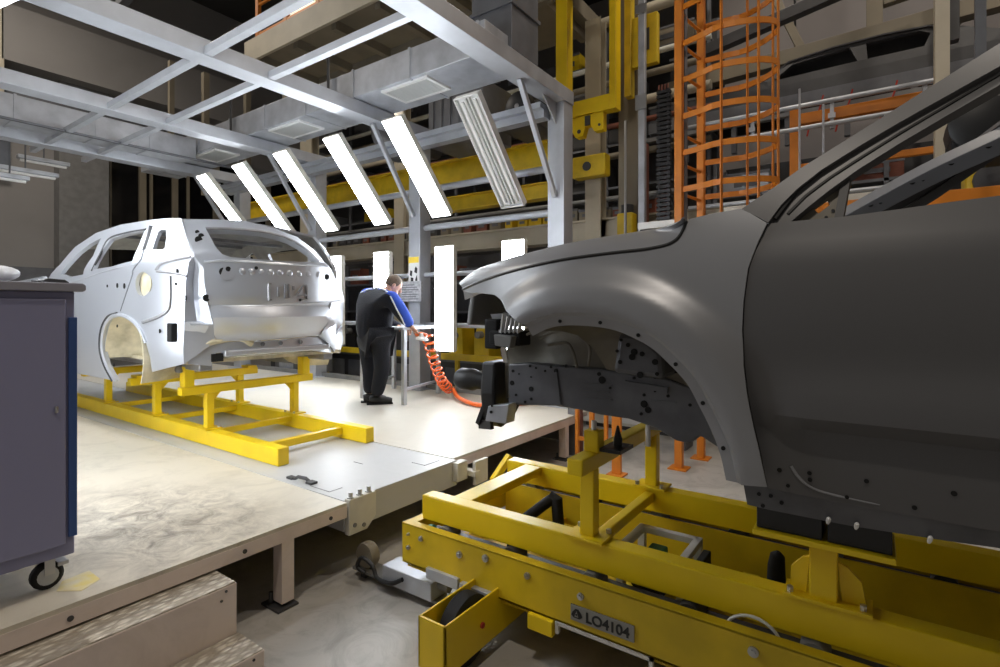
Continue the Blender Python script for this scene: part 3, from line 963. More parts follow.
names = ['unlit twin tube lamp tilted beside the bright bare column, first from the right',
         'lit tilted lamp hanging right in front of the column with the yellow label',
         'lit tilted lamp above the head of the worker',
         'lit tilted lamp above the right rear corner of the silver car',
         'lit tilted lamp reaching down to the rear roof edge of the silver car',
         'lit tilted lamp farthest along the row, beside the dark window']
for k, x in enumerate(LX):
    lamp('tilted_lamp', names[k], 'tilted lamps along the far side of the booth', (x, 4.42, 3.86), (x, 5.32, 2.83), (0, -1, -0.85), k != 0)
names = ['lit upright lamp rising behind the nose of the dark grey hood',
         'tall lit upright lamp between the worker and the dark grey car',
         'lit upright lamp directly behind the head of the worker',
         'lit upright lamp just beside the right rear corner of the silver car']
for k, x in enumerate(LX[:4]):
    xx = x + (0.02, 0.06, 0.0, 0.1)[k]
    lamp('upright_lamp', names[k], 'upright lamps along the far side of the booth', (xx, 5.3, 2.42), (xx, 5.3, 1.04), (0, -1, 0), True)
# the same row on the near side of the booth (mostly out of the picture, it lights the near flank)
for k, x in enumerate((-3.6, -4.75, -5.9, -7.05)):
    lamp('tilted_lamp', ('lit tilted lamp over the near side of the booth, partly in the upper left corner' if k == 1 else 'lit tilted lamp over the near edge of the booth roof, outside the picture'),
         'tilted lamps along the near side of the booth', (x, 1.12, 3.80), (x, 0.20, 2.80), (0, 1, -0.85), True)

for k, x in enumerate((-3.58, -4.72)):
    lamp('upright_lamp', 'lit upright lamp on the near side of the booth, outside the picture', 'upright lamps along the near side of the booth', (x, -0.05, 2.42), (x, -0.05, 1.04), (0, 1, 0), True)

tag(MB().tube([(-10.4, 0.56, 3.42), (-3.0, 0.56, 3.42)], 0.045, 10).build('lamp_rail', M['frame'], smooth=True), 'pale pipe carrying the near row of tilted lamps, outside the picture', 'pipe', 'rails along the near side of the booth')

# ---------------------------------------------------------------- ducts
dt = thing('air_duct', 'galvanised box duct with three white vents above the tilted lamps', 'duct', (-7, 4.65, 4.2))
db = MB().box((-11.5, 4.33, 4.22), (-3.25, 5.0, 4.56)).build('trunking', M['galv'], dt, bevel=0.006)
m = MB()
for k in range(9):
    x = -11.2 + 0.98 * k
    m.box((x, 4.32, 4.21), (x + 0.03, 5.01, 4.57))
m.build_each('flange', M['galv'], dt)
for k, (x0, x1) in enumerate(((-4.85, -4.1), (-7.25, -6.5), (-9.55, -8.8))):
    m = MB()
    m.box((x0, 4.38, 4.195), (x1, 4.42, 4.222)); m.box((x0, 4.76, 4.195), (x1, 4.80, 4.222)); m.box((x0, 4.42, 4.195), (x0 + 0.04, 4.76, 4.222)); m.box((x1 - 0.04, 4.42, 4.195), (x1, 4.76, 4.222))
    v = m.build('vent', M['white'], dt)
    m = MB()
    for q in range(11):
        y = 4.435 + 0.031 * q
        m.box((x0 + 0.04, y, 4.20), (x1 - 0.04, y + 0.014, 4.215))
    for q in range(6):
        x = x0 + 0.12 + 0.1 * q
        m.box((x, 4.42, 4.205), (x + 0.012, 4.76, 4.213))
    m.build('grille', M['louvre'], v)
m = MB()
for x in (-5.75, -8.15, -10.4):
    m.tube([(x, 4.30, 4.9), (x, 4.30, 4.2), (x, 5.05, 4.2)], 0.02, 8); m.tube([(x + 0.04, 4.30, 4.18), (x + 0.04, 5.05, 4.18)], 0.014, 8)
m.build_each('hanger', M['darkgrey'], dt)
d2 = thing('air_duct', 'galvanised cross duct spanning the left end of the booth roof', 'duct', (-9.3, 2, 4.2))
MB().box((-9.75, -0.5, 4.10), (-9.25, 4.3, 4.42)).build('trunking', M['galv'], d2, bevel=0.006)
m = MB()
for y in (0.2, 1.1, 2.0, 2.9, 3.6):
    m.box((-9.76, y, 4.09), (-9.24, y + 0.03, 4.43))
m.build_each('flange', M['galv'], d2)
MB().box((-9.20, -0.5, 4.05), (-9.14, 4.9, 4.075)).build('cable_tray', M['galv_dark'], d2)
# fan box behind the duct
fb = thing('fan_box', 'dark grey sheet metal fan box hanging behind the white vent nearest the ladder', 'fan', (-4.8, 5.9, 3.9))
MB().box((-5.35, 5.75, 3.96), (-4.35, 6.45, 4.75)).build('casing', M['galv_dark'], fb, bevel=0.01)
m = MB()
for q in range(6):
    m.box((-5.3 + 0.16 * q, 5.735, 4.02), (-5.24 + 0.16 * q, 5.75, 4.7))
m.build_each('rib', M['galv_dark'], fb)
rd = thing('round_duct', 'dark round duct elbow above the lit lamp behind the worker', 'duct', (-6.2, 5.95, 3.8))
MB().tube(catmull([(-6.5, 5.9, 4.6), (-6.4, 5.9, 4.3), (-6.1, 5.9, 4.1), (-5.4, 5.95, 4.05)], 6), 0.2, 16).build('elbow', M['galv_dark'], rd, smooth=True)
MB().tube([(-5.95, 5.9, 3.95), (-5.93, 5.9, 4.3)], 0.02).build('clamp', M['frame'], rd)
m = MB(); m.prism([(5.75, 3.95), (6.4, 3.95), (6.4, 4.45), (6.2, 4.45)], 'x', -4.05, -3.5)
mach = thing('dark_ventilator', 'black ventilator with round blower between the unlit lamp and the bright column', 'ventilator', (-3.8, 6.0, 3.9))
m.build('casing', M['darkgrey'], mach, bevel=0.01)
MB().lathe((-3.78, 5.75, 4.22), [(0.04, -0.03), (0.16, -0.03), (0.2, 0.0), (0.2, 0.1)], (0, 1, 0), 20).build('blower', M['black'], mach, smooth=True)
MB().lathe((-3.78, 5.71, 4.22), [(0.02, 0), (0.035, 0.01), (0.035, 0.03)], (0, 1, 0), 10).build('hub', M['steel'], mach)
ds = thing('duct_end', 'plain grey duct end box above the right end of the booth', 'duct', (-3.5, 4.95, 4.4))
MB().box((-3.75, 4.75, 4.42), (-3.2, 5.3, 5.6)).build('casing', M['galv_dark'], ds, bevel=0.006)
MB().box((-3.77, 4.73, 4.9), (-3.18, 5.32, 4.94)).build('flange', M['galv_dark'], ds)

# ---------------------------------------------------------------- papers on the second column
tag(MB().box((-5.49, 5.485, 1.95), (-5.29, 5.4985, 2.34)).build('column_label', [M['paper']]), 'white label with yellow head and black signs on the second column', 'label')
lab = bpy.data.objects['column_label']
m = MB(); m.box((-5.49, 5.483, 2.255), (-5.29, 5.485, 2.34)); m.build('heading', M['label_yellow'], lab)
m = MB()
m.prism([(-5.465, 2.08), (-5.425, 2.06), (-5.415, 2.14), (-5.455, 2.15)], 'y', 5.482, 5.485)
m.prism([(-5.445, 1.98), (-5.395, 1.98), (-5.395, 2.04), (-5.445, 2.05)], 'y', 5.482, 5.485)
m.prism([(-5.375, 2.12), (-5.325, 2.10), (-5.315, 2.17), (-5.345, 2.20), (-5.365, 2.18)], 'y', 5.482, 5.485)
m.prism([(-5.365, 2.0), (-5.315, 1.99), (-5.325, 2.08)], 'y', 5.482, 5.485)
m.build_each('printed_sign', M['black'], lab)
tag(MB().box((-5.57, 5.40, 1.70), (-5.17, 5.44, 1.985)).build('notice_sheet', [M['paper_grey']], bevel=0.003), 'printed notice sheet in a holder below the yellow label', 'notice')
m = MB()
for q in range(7):
    m.box((-5.54, 5.397, 1.73 + 0.033 * q), (-5.54 + (0.33, 0.28, 0.31, 0.2, 0.33, 0.3, 0.25)[q], 5.3995, 1.741 + 0.033 * q))
m.build_each('print', M['galv_dark'], bpy.data.objects['notice_sheet'])
m = MB(); m.box((-5.5, 5.44, 1.85), (-5.4, 5.5, 1.9)); m.build('holder', M['frame'], bpy.data.objects['notice_sheet'])
# ================================================================ the line behind the booth
# long yellow crane girders
g = MB(); g.box((-13, 7.0, 3.76), (-3.95, 7.02, 4.14)); g.box((-13, 6.9, 4.12), (-3.95, 7.12, 4.15)); g.box((-13, 6.9, 3.74), (-3.95, 7.12, 3.77))
go = g.build('crane_girder', M['yellow_old'])
tag(go, 'broad yellow crane girder running behind the tilted lamps, the upper of two', 'girder', 'yellow crane girders')
g = MB(); g.box((-6.6, 7.2, 3.34), (-4.0, 7.22, 3.56)); g.box((-6.6, 7.1, 3.32), (-4.0, 7.32, 3.34)); g.box((-6.6, 7.1, 3.55), (-4.0, 7.32, 3.57))
tag(g.build('crane_girder', M['yellow_old']), 'narrow yellow crane girder below the broad one behind the lamps', 'girder', 'yellow crane girders')
# beige steelwork
g = MB(); g.box((-14, 8.0, 2.74), (-1.8, 8.02, 3.05)); g.box((-14, 7.92, 3.03), (-1.8, 8.3, 3.06)); g.box((-14, 7.92, 2.72), (-1.8, 8.3, 2.75))
tag(g.build('floor_girder', M['beige']), 'long beige girder carrying the row of parts crates', 'girder')
for (x, y, w, lab) in ((-3.69, 7.8, 0.27, 'beige steel column inside the yellow hoist frame'), (-11.3, 7.8, 0.45, 'beige steel column rising behind the rear window of the silver car'),
                       (-3.02, 7.6, 0.30, 'dull beige column right of the yellow hoist frame'), (0.565, 7.0, 0.115, 'slim cream column above the roof pillar of the dark grey car'),
                       (-8.2, 7.9, 0.28, 'beige steel column behind the lit lamp over the worker')):
    m = MB()
    H = 6.25 if x < -3.5 else 9.5
    if w >= 0.2:
        m.box((x - w / 2, y, 0), (x + w / 2, y + 0.02, H)); m.box((x - w / 2, y + 0.2, 0), (x + w / 2, y + 0.22, H)); m.box((x - 0.012, y + 0.02, 0), (x + 0.012, y + 0.2, H))
    else:
        m.box((x - w / 2, y, 0), (x + w / 2, y + 0.2, 9.5))
    o = tag(m.build('steel_column', M['beige'] if w != 0.30 else M['beige_dark']), lab, 'column', 'beige steel columns')
    b = MB().box((x - w / 2 - 0.08, y - 0.08, 0), (x + w / 2 + 0.08, y + 0.3, 0.02)); b.build('base_plate', M['beige'], o)

# dark racks that fill the depth
random.seed(3)
rk_cols = [('darkgrey', 14), ('redbrown', 7), ('galv_dark', 8), ('midgrey', 2), ('beige_dark', 4), ('black', 8), ('yellow_old', 2), ('orange', 1)]
bag_ = [c for c, n in rk_cols for _ in range(n)]


def rack(x0, x1, y, z0, levels, lab, dy=0.7, step=1.6):
    t = thing('storage_rack', lab, 'rack', ((x0 + x1) / 2, y, z0))
    n = int((x1 - x0) / step)
    for k in range(n + 1):
        x = x0 + (x1 - x0) * k / n
        m = MB(); m.box((x - 0.03, y, z0), (x + 0.03, y + 0.05, levels[-1] + 0.55)); m.box((x - 0.03, y + dy, z0), (x + 0.03, y + dy + 0.05, levels[-1] + 0.55))
        m.build('upright', M['galv_dark'], t)
    for z in levels:
        MB().box((x0, y, z - 0.04), (x1, y + dy, z)).build('shelf', M['galv_dark'], t)
    MB().box((x0, y + dy + 0.06, z0), (x1, y + dy + 0.08, levels[-1] + 0.6)).build('back_panel', M['darkgrey'], t)
    return t


rack(-13.5, -2.3, 8.6, 0.0, [0.35, 0.95, 1.55, 2.2], 'long low dark storage rack under the beige girder')
rack(-13.5, -2.3, 9.4, 3.0, [3.9, 4.7, 5.5, 6.3], 'long dark upper rack of pipes and machine parts behind the yellow girders')
ncr = 0


def crate(x, y, z, w, d, h, c, lab, group, fancy):
    t = tag(MB().box((x, y, z), (x + w, y + d, z + h)).build('parts_crate', M[c], bevel=0.01), lab, 'crate', group)
    m = MB(); m.box((x - 0.008, y - 0.012, z + h - 0.04), (x + w + 0.008, y, z + h)); m.box((x + w * 0.25, y - 0.014, z + h * 0.35), (x + w * 0.75, y - 0.001, z + h * 0.6))
    m.build('rim', M['galv_dark'] if c != 'galv_dark' else M['midgrey'], t)


x = -10.6
while x < -2.7:
    w = random.choice((0.16, 0.2, 0.26))
    yel = -5.6 < x < -4.7
    c = 'yellow_old' if yel else random.choice(('redbrown', 'redbrown', 'orange', 'darkgrey', 'beige_dark'))
    lab = {'yellow_old': 'yellow parts crate in the row on the beige girder', 'redbrown': 'red brown parts crate in the row on the beige girder', 'orange': 'orange parts crate in the row on the beige girder',
           'darkgrey': 'dark grey parts crate in the row on the beige girder', 'beige_dark': 'dull beige parts crate in the row on the beige girder'}[c]
    crate(x, 8.06, 3.065, w, 0.2, random.uniform(0.16, 0.27), c, lab, 'parts crates on the beige girder', False)
    x += w + random.uniform(0.03, 0.12)
for z in (0.35, 0.95, 1.55, 2.2):
    x = -12.8
    while x < -2.8:
        w = random.uniform(0.35, 0.9)
        if random.random() < 0.62:
            c = random.choice(bag_)
            crate(x, 8.67, z + 0.002, w, 0.45, random.uniform(0.25, 0.48), c, 'dim parts crate on the low dark rack under the beige girder', 'crates on the low dark rack', False)
        x += w + random.uniform(0.1, 0.5)
for z in (3.9, 4.7, 5.5, 6.3):
    x = -12.8
    while x < -2.8:
        w = random.uniform(0.4, 1.0)
        if random.random() < 0.5:
            c = random.choice(bag_)
            crate(x, 9.47, z + 0.002, w, 0.45, random.uniform(0.25, 0.6), c, 'dim machine module on the upper dark rack behind the yellow girders', 'modules on the upper dark rack', False)
        x += w + random.uniform(0.15, 0.7)
# pipes along the upper rack
for k, (z, r, c) in enumerate(((3.62, 0.05, 'midgrey'), (4.4, 0.06, 'beige_dark'), (4.95, 0.05, 'redbrown'), (5.3, 0.08, 'beige'), (5.75, 0.06, 'beige_dark'), (6.1, 0.05, 'brass'), (6.9, 0.09, 'beige'))):
    tag(MB().tube([(-13, 9.15, z), (-2.2, 9.15, z)], r, 10).build('service_pipe', M[c], smooth=True), ('lowest grey pipe', 'dull beige pipe low', 'red brown pipe', 'thick pale pipe', 'dull beige pipe high', 'thin pale pipe', 'thick topmost pipe')[k] + ' along the upper dark rack', 'pipe', 'service pipes on the upper rack')

# ---------------------------------------------------------------- yellow hoist frame
yf = thing('hoist_gantry', 'tall yellow hoist frame around a beige column behind the bright portal column', 'frame', (-3.4, 7.0, 4.4))
MB().box((-3.89, 6.95, 4.40), (-3.70, 7.13, 11.0)).build('side_bar', M['yellow'], yf, bevel=0.006)
MB().box((-3.04, 6.95, 4.40), (-2.94, 7.13, 11.0)).build('side_bar', M['yellow'], yf, bevel=0.006)
MB().box((-3.70, 6.95, 4.40), (-3.04, 7.13, 4.62)).build('bottom_bar', M['yellow'], yf, bevel=0.006)
MB().box((-3.70, 6.95, 6.25), (-3.04, 7.13, 6.4)).build('top_bar', M['yellow'], yf, bevel=0.006)
hk = MB().prism([(-3.66, 4.40), (-3.14, 4.40), (-3.14, 4.14), (-3.28, 4.14), (-3.34, 4.24), (-3.42, 4.24), (-3.46, 4.10), (-3.58, 4.10), (-3.66, 4.25)], 'y', 6.98, 7.1).build('hook_block', M['yellow'], yf, bevel=0.005)
m = MB(); m.disc((-3.52, 6.975, 4.18), (0, 1, 0), 0.03); m.disc((-3.2, 6.975, 4.22), (0, 1, 0), 0.02); m.box((-3.42, 6.96, 4.24), (-3.34, 6.98, 4.38))
m.build_each('bolt', M['darkgrey'], hk)
tag(MB().box((-3.85, 7.4, 3.62), (-3.3, 7.6, 3.95)).build('hanging_trolley', M['yellow_old'], bevel=0.02), 'small yellow trolley block on the beige column below the hoist frame', 'block')
m = MB(); m.disc((-3.6, 7.395, 3.78), (0, 1, 0), 0.07, 0.02); m.build('wheel', M['darkgrey'], bpy.data.objects['hanging_trolley'])
tag(MB().box((-3.1, 7.35, 2.5), (-2.85, 7.55, 3.0)).build('drive_motor', M['yellow_old'], bevel=0.03), 'small yellow drive motor between beige column and steel pole', 'motor')
MB().lathe((-2.97, 7.45, 3.0), [(0.09, 0), (0.09, 0.12), (0.03, 0.14)], (0, 0, 1), 14).build('cap', M['darkgrey'], bpy.data.objects['drive_motor'])
yb = MB(); yb.box((-2.86, 7.2, 5.0), (-2.44, 7.3, 5.7)); yb.box((-2.9, 7.15, 4.6), (-2.8, 7.3, 6.2))
tag(yb.build('switch_bracket', M['yellow_old'], bevel=0.01), 'yellow bracket plate high beside the steel pole', 'bracket')
MB().box((-2.7, 7.19, 5.2), (-2.55, 7.2, 5.5)).build('cover', M['darkgrey'], bpy.data.objects['switch_bracket'])
# steel pole, black cable chain, thin pipe
pole = tag(MB().box((-2.63, 6.98, 0), (-2.54, 7.06, 9.0)).build('steel_pole', M['galv'], bevel=0.006), 'tall bare steel pole between yellow frame and orange ladder', 'pole')
m = MB(); m.box((-2.66, 6.95, 4.3), (-2.51, 6.98, 4.5)); m.box((-2.66, 6.95, 5.6), (-2.51, 6.98, 5.72)); m.build_each('clamp', M['steel'], pole)
tag(MB().tube([(-2.82, 7.0, 2.6), (-2.82, 7.0, 4.2)], 0.018).build('conduit', M['steel'], smooth=True), 'thin bright conduit left of the steel pole', 'conduit')
ch = MB()
for k in range(30):
    ch.box((-2.38, 6.99, 2.72 + k * 0.06), (-2.2, 7.06, 2.76 + k * 0.06))
ch.box((-2.36, 7.0, 2.7), (-2.34, 7.05, 4.52)); ch.box((-2.24, 7.0, 2.7), (-2.22, 7.05, 4.52))
tag(ch.build('cable_chain', M['black']), 'black ladder shaped cable chain beside the orange ladder', 'cable chain')
m = MB()
for k in range(4):
    m.tube([(-2.37 + 0.04 * k, 7.06, 2.7), (-2.37 + 0.04 * k, 7.06, 4.6)], 0.012)
m.build_each('cable', M['redbrown'], bpy.data.objects['cable_chain'])
for (x, c, lab) in ((-2.75, 'redbrown', 'red brown upright behind the thin conduit'), (-2.45, 'redbrown', 'red brown upright just right of the steel pole')):
    tag(MB().box((x - 0.05, 7.5, 0), (x + 0.05, 7.6, 4.0)).build('upright_post', M[c]), lab, 'post', 'red brown uprights')
cbt = thing('control_cabinet', 'dark control cabinet with a white top edge beside the orange ladder', 'cabinet', (-1.95, 6.1, 0))
MB().box((-2.24, 6.0, 0.9), (-1.72, 6.4, 2.52)).build('body', M['darkgrey'], cbt, bevel=0.006)
MB().box((-2.26, 5.98, 2.52), (-1.70, 6.42, 2.60)).build('top', M['white'], cbt, bevel=0.006)
MB().box((-2.2, 5.985, 1.0), (-1.76, 6.0, 2.45)).build('door', M['galv_dark'], cbt, bevel=0.004)
for x in (-2.2, -1.78):
    MB().box((x, 6.05, 0), (x + 0.05, 6.35, 0.9)).build('leg', M['galv_dark'], cbt)
# ---------------------------------------------------------------- orange caged ladder
ld = thing('caged_ladder', 'tall orange steel ladder with safety cage beside the dark grey car', 'ladder', (-1.5, 5.55, 0))
N, Fr = Vector((-1.596, 5.36, 0)), Vector((-1.512, 5.86, 0))
HT = 8.2
for p in (N, Fr):
    MB().bar(p, p + Vector((0, 0, HT)), 0.075, 0.075, up=(0, 1, 0)).build('stringer', M['orange'], ld, bevel=0.006)
    MB().box((p.x - 0.09, p.y - 0.09, 0), (p.x + 0.09, p.y + 0.09, 0.012)).build('foot_plate', M['orange'], ld)
for k in range(26):
    z = 0.35 + 0.3 * k
    MB().tube([N + Vector((0, 0, z)), Fr + Vector((0, 0, z))], 0.016, 8).build('rung', M['orange'], ld, smooth=True)
C0 = (N + Fr) / 2
dF = (Fr - N).normalized(); dX = Vector((dF.y, -dF.x, 0))


def hoop_pt(a, z):
    """a from 0 (near stringer) to 1 (far stringer) round the cage"""
    th = -PI * 0.5 + PI * a
    return C0 + dF * (0.36 * math.sin(th)) * (1 if 0.12 < a < 0.88 else (0.25 / 0.36 + (1 - 0.25 / 0.36) * min(a, 1 - a) / 0.12)) + dX * (0.16 + 0.68 * math.cos(th) if 0.0 < a < 1.0 else 0.0) + Vector((0, 0, z))


for k in range(16):
    z = 2.42 + 0.362 * k
    pts = [hoop_pt(j / 20, z) for j in range(21)]
    m = MB()
    for a, b in zip(pts[:-1], pts[1:]):
        m.bar(a, b, 0.012, 0.055)
    m.build('hoop', M['orange'], ld)
for a in (0.14, 0.32, 0.5, 0.68, 0.86):
    p = hoop_pt(a, 0)
    MB().bar(p + Vector((0, 0, 2.40)), p + Vector((0, 0, HT)), 0.045, 0.01, up=dX).build('cage_bar', M['orange'], ld)
m = MB().tube([(-1.56, 5.45, 0.4), (-1.56, 5.45, HT)], 0.02); m.build_each('cable', M['galv_dark'], ld)

# orange guard fence by the end of the platform
gf = thing('guard_fence', 'low orange guard fence standing behind the near yellow skid', 'fence', (-2.2, 4.8, 0))
for x, w in ((-2.44, 0.035), (-2.28, 0.045), (-2.13, 0.035), (-2.02, 0.09)):
    MB().box((x - w / 2, 4.78, 0.0 if w > 0.05 or x < -2.4 else 0.28), (x + w / 2, 4.82, 1.5)).build('post', M['orange'], gf, bevel=0.004)
for z in (0.28, 1.46):
    MB().box((-2.44, 4.785, z), (-2.02, 4.815, z + 0.04)).build('rail', M['orange'], gf, bevel=0.004)
MB().box((-2.10, 4.72, 0), (-1.94, 4.88, 0.015)).build('foot_plate', M['orange'], gf)
ep = thing('end_post', 'grey post with a brown edge at the far end of the platform', 'post', (-2.7, 5.2, 0))
MB().box((-2.74, 5.16, 0), (-2.62, 5.24, 1.45)).build('post', M['galv_dark'], ep, bevel=0.003)
MB().box((-2.615, 5.16, 0), (-2.585, 5.22, 1.45)).build('edge_strip', M['redbrown'], ep)
fc = thing('floor_cabinet', 'pale grey floor cabinet behind the orange guard fence', 'cabinet', (-2.5, 6.8, 0))
MB().box((-3.3, 6.6, 0.06), (-1.75, 7.1, 1.15)).build('body', M['offwhite'], fc, bevel=0.006)
m = MB()
for x in (-2.95, -2.4):
    m.box((x, 6.59, 0.1), (x + 0.5, 6.6, 1.1))
m.build_each('door', M['white'], fc)
MB().box((-3.25, 6.65, 0), (-1.8, 7.05, 0.06)).build('plinth', M['darkgrey'], fc)
tag(MB().box((-2.9, 6.62, 1.15), (-2.2, 7.0, 1.3)).build('tray', M['midgrey'], bevel=0.01), 'grey tray lying on the pale floor cabinet', 'tray')
MB().box((-2.86, 6.66, 1.29), (-2.24, 6.96, 1.305)).build('rim', M['darkgrey'], bpy.data.objects['tray'])

# ---------------------------------------------------------------- low things behind the booth
yr = thing('guard_rail', 'low yellow guard rail behind the tall upright lamp', 'guard rail', (-5.8, 6.3, 0))
MB().box((-8.6, 6.28, 0.80), (-3.3, 6.34, 0.90)).build('rail', M['yellow_old'], yr, bevel=0.006)
for x in (-8.5, -6.9, -5.3, -3.7):
    MB().box((x, 6.29, 0), (x + 0.07, 6.33, 0.80)).build('post', M['yellow_old'], yr)
mb_ = thing('machine_bed', 'long dark machine bed behind the back of the booth', 'machine', (-6.5, 7, 0))
MB().box((-11, 6.7, 0), (-3.4, 7.6, 0.72)).build('bed', M['darkgrey'], mb_, bevel=0.01)
MB().box((-11, 6.65, 0.72), (-3.4, 7.0, 0.76)).build('rail', M['galv_dark'], mb_)
for k in range(12):
    x = -10.8 + 0.62 * k
    MB().box((x, 6.685, 0.1), (x + 0.5, 6.7, 0.62)).build('cover', M['galv_dark'] if k % 3 else M['midgrey'], mb_)
random.seed(11)
for k in range(13):
    x = -10.6 + 0.56 * k
    c = random.choice(('yellow_old', 'darkgrey', 'orange', 'galv_dark', 'redbrown', 'yellow_old', 'black'))
    t = thing('tooling_unit', {'yellow_old': 'dull yellow tool head on the dark machine bed', 'darkgrey': 'dark grey tool head on the dark machine bed', 'orange': 'orange tool head on the dark machine bed', 'galv_dark': 'slate grey tool head on the dark machine bed',
              'redbrown': 'red brown tool head on the dark machine bed', 'black': 'black tool head on the dark machine bed'}[c], 'machine', (x, 7.2, 0.76), 'tool heads on the machine bed')
    h = random.uniform(0.35, 0.7)
    MB().prism([(x, 0.76), (x + 0.32, 0.76), (x + 0.30, 0.76 + h), (x + 0.08, 0.76 + h), (x, 0.76 + 0.6 * h)], 'y', 7.1, 7.45).build('body', M[c], t, bevel=0.012)
    MB().tube([(x + 0.16, 7.1, 0.76 + 0.7 * h), (x + 0.16, 6.98, 0.76 + 0.7 * h)], 0.06).build('spindle', M['midgrey'], t)
for (x, lab) in ((-9.0, 'grey locker behind the silver car, second from the right'), (-8.4, 'grey locker behind the right rear corner of the silver car')):
    t = thing('locker', lab, 'locker', (x, 6.0, T), 'grey lockers behind the silver car')
    MB().box((x - 0.24, 5.8, T), (x + 0.24, 6.2, 1.55)).build('body', M['midgrey'], t, bevel=0.006)
    MB().box((x - 0.22, 5.79, T + 0.05), (x + 0.22, 5.8, 1.5)).build('door', M['galv'], t)
    MB().box((x + 0.12, 5.775, 1.0), (x + 0.15, 5.79, 1.12)).build('handle', M['black'], t)

# ---------------------------------------------------------------- upper right: conveyor with a waiting dark body
cv = thing('overhead_conveyor', 'grey overhead conveyor beam crossing behind the orange ladder', 'conveyor', (0, 9, 4.5))
MB().box((-3.2, 9.0, 4.62), (5, 9.15, 4.80)).build('beam', M['galv_dark'], cv)
MB().box((-3.2, 8.9, 4.46), (5, 9.0, 4.52)).build('lower_rail', M['midgrey'], cv)
for k in range(8):
    MB().box((-2.6 + 0.75 * k, 8.95, 4.05), (-2.53 + 0.75 * k, 9.05, 4.62)).build('hanger', M['galv_dark'], cv)
m = MB()
for x in (-0.6, -0.25, 0.25, 0.75):
    m.tube(catmull([(x, 8.88, 4.66), (x - 0.05, 8.85, 4.45), (x - 0.16, 8.85, 4.25), (x - 0.2, 8.85, 4.1)], 5), 0.012, 6)
m.build_each('hose', M['red'], cv, smooth=True)


def cpt(px, py):
    p = at(px, py, y=9.0)
    return (p.x, p.z)


cb2 = thing('conveyed_car_body', 'dark unpainted car body waiting on the overhead conveyor', 'car body', (0, 9.6, 4.8))
outl = [(-2.5, 4.86), (-2.42, 5.08), (-1.75, 5.14), (-1.45, 5.17), (-1.08, 5.40), (-0.5, 5.46), (0.1, 5.47), (0.6, 5.44), (1.0, 5.30), (1.35, 5.14), (1.5, 4.9), (1.4, 4.80), (-2.45, 4.80)]
h1 = [(-1.28, 5.13), (-1.03, 5.34), (-0.3, 5.40), (-0.2, 5.15)]
h2 = [(-0.08, 5.15), (-0.1, 5.40), (0.5, 5.40), (0.62, 5.33), (0.55, 5.15)]
mm = orient(sheet(outl, [h1, h2], 0.3, lambda a, b: Vector((a, 9.15 + 0.25 * max(0, b - 5.1), b))), (0, 0, 5))
mm.build('side_panel', M['darkgrey'], cb2, recalc=False, thick=0.06)
mm = orient(sheet(outl, [h1, h2], 0.3, lambda a, b: Vector((a, 10.6 - 0.25 * max(0, b - 5.1), b))), (0, 20, 5))
mm.build('side_panel', M['darkgrey'], cb2, recalc=False, thick=0.06)
m = MB()
top = outl[1:10]
m.grid([[(a, y, b) for a, b in top] for y in (9.2, 9.9, 10.55)])
m.build('roof_skin', M['darkgrey'], cb2, recalc=True, thick=0.02)
MB().box((-1.5, 9.85, 4.82), (1.0, 9.9, 5.40)).build('interior_shade', M['black'], cb2)  # black sheet standing in for the shade inside the body
# orange frame line under it
of = thing('orange_gantry', 'orange beam on an orange post behind the roof pillar of the dark grey car', 'frame', (-0.86, 8, 0))
MB().box((-0.92, 7.95, 0), (-0.80, 8.07, 4.25)).build('post', M['orange'], of, bevel=0.006)
MB().box((-0.80, 7.96, 4.02), (4.5, 8.06, 4.16)).build('beam', M['orange'], of, bevel=0.006)
MB().box((-0.80, 7.97, 3.42), (4.5, 8.05, 3.50)).build('lower_beam', M['orange'], of, bevel=0.006)
for (z, lab) in ((4.22, 'pale pipe above the orange beam'), (3.93, 'pale pipe just below the orange beam'), (3.05, 'pale pipe seen through the side window of the dark grey car')):
    tag(MB().tube([(-2.2, 7.85, z), (4.5, 7.85, z)], 0.03).build('air_pipe', M['galv'], smooth=True), lab, 'pipe', 'pale air pipes on the right')
for k in range(5):
    x = -2.3 + 0.92 * k
    t = thing('wiring_trunk', ('grey trunking clip left of the orange post', 'grey trunking clip just right of the orange post', 'grey trunking clip in the middle of the orange beam', 'grey trunking clip near the cream column', 'grey trunking clip right of the cream column')[k], 'clip', (x, 7.9, 3.9), 'trunking clips on the orange beam')
    MB().box((x, 7.87, 3.88), (x + 0.04, 7.95, 4.26)).build('strap', M['galv'], t)
    MB().box((x - 0.02, 7.84, 4.0), (x + 0.06, 7.87, 4.06)).build('clamp', M['galv'], t)
# dark racks right of the ladder
rack(-2.1, 4.6, 9.0, 0.0, [1.0, 1.9, 2.7, 3.4], 'dark storage rack behind the orange ladder and the orange post', step=1.1)
random.seed(5)
for z in (1.9, 2.7, 3.4):
    x = -2.0
    while x < 4.2:
        w = random.uniform(0.25, 0.7)
        c = random.choice(('darkgrey', 'midgrey', 'yellow_old', 'beige', 'redbrown', 'galv', 'black', 'offwhite'))
        crate(x, 9.07, z + 0.002, w, 0.45, random.uniform(0.25, 0.45), c, 'dim parts crate on the rack behind the orange ladder', 'crates on the rack behind the ladder', False)
        x += w + random.uniform(0.08, 0.4)
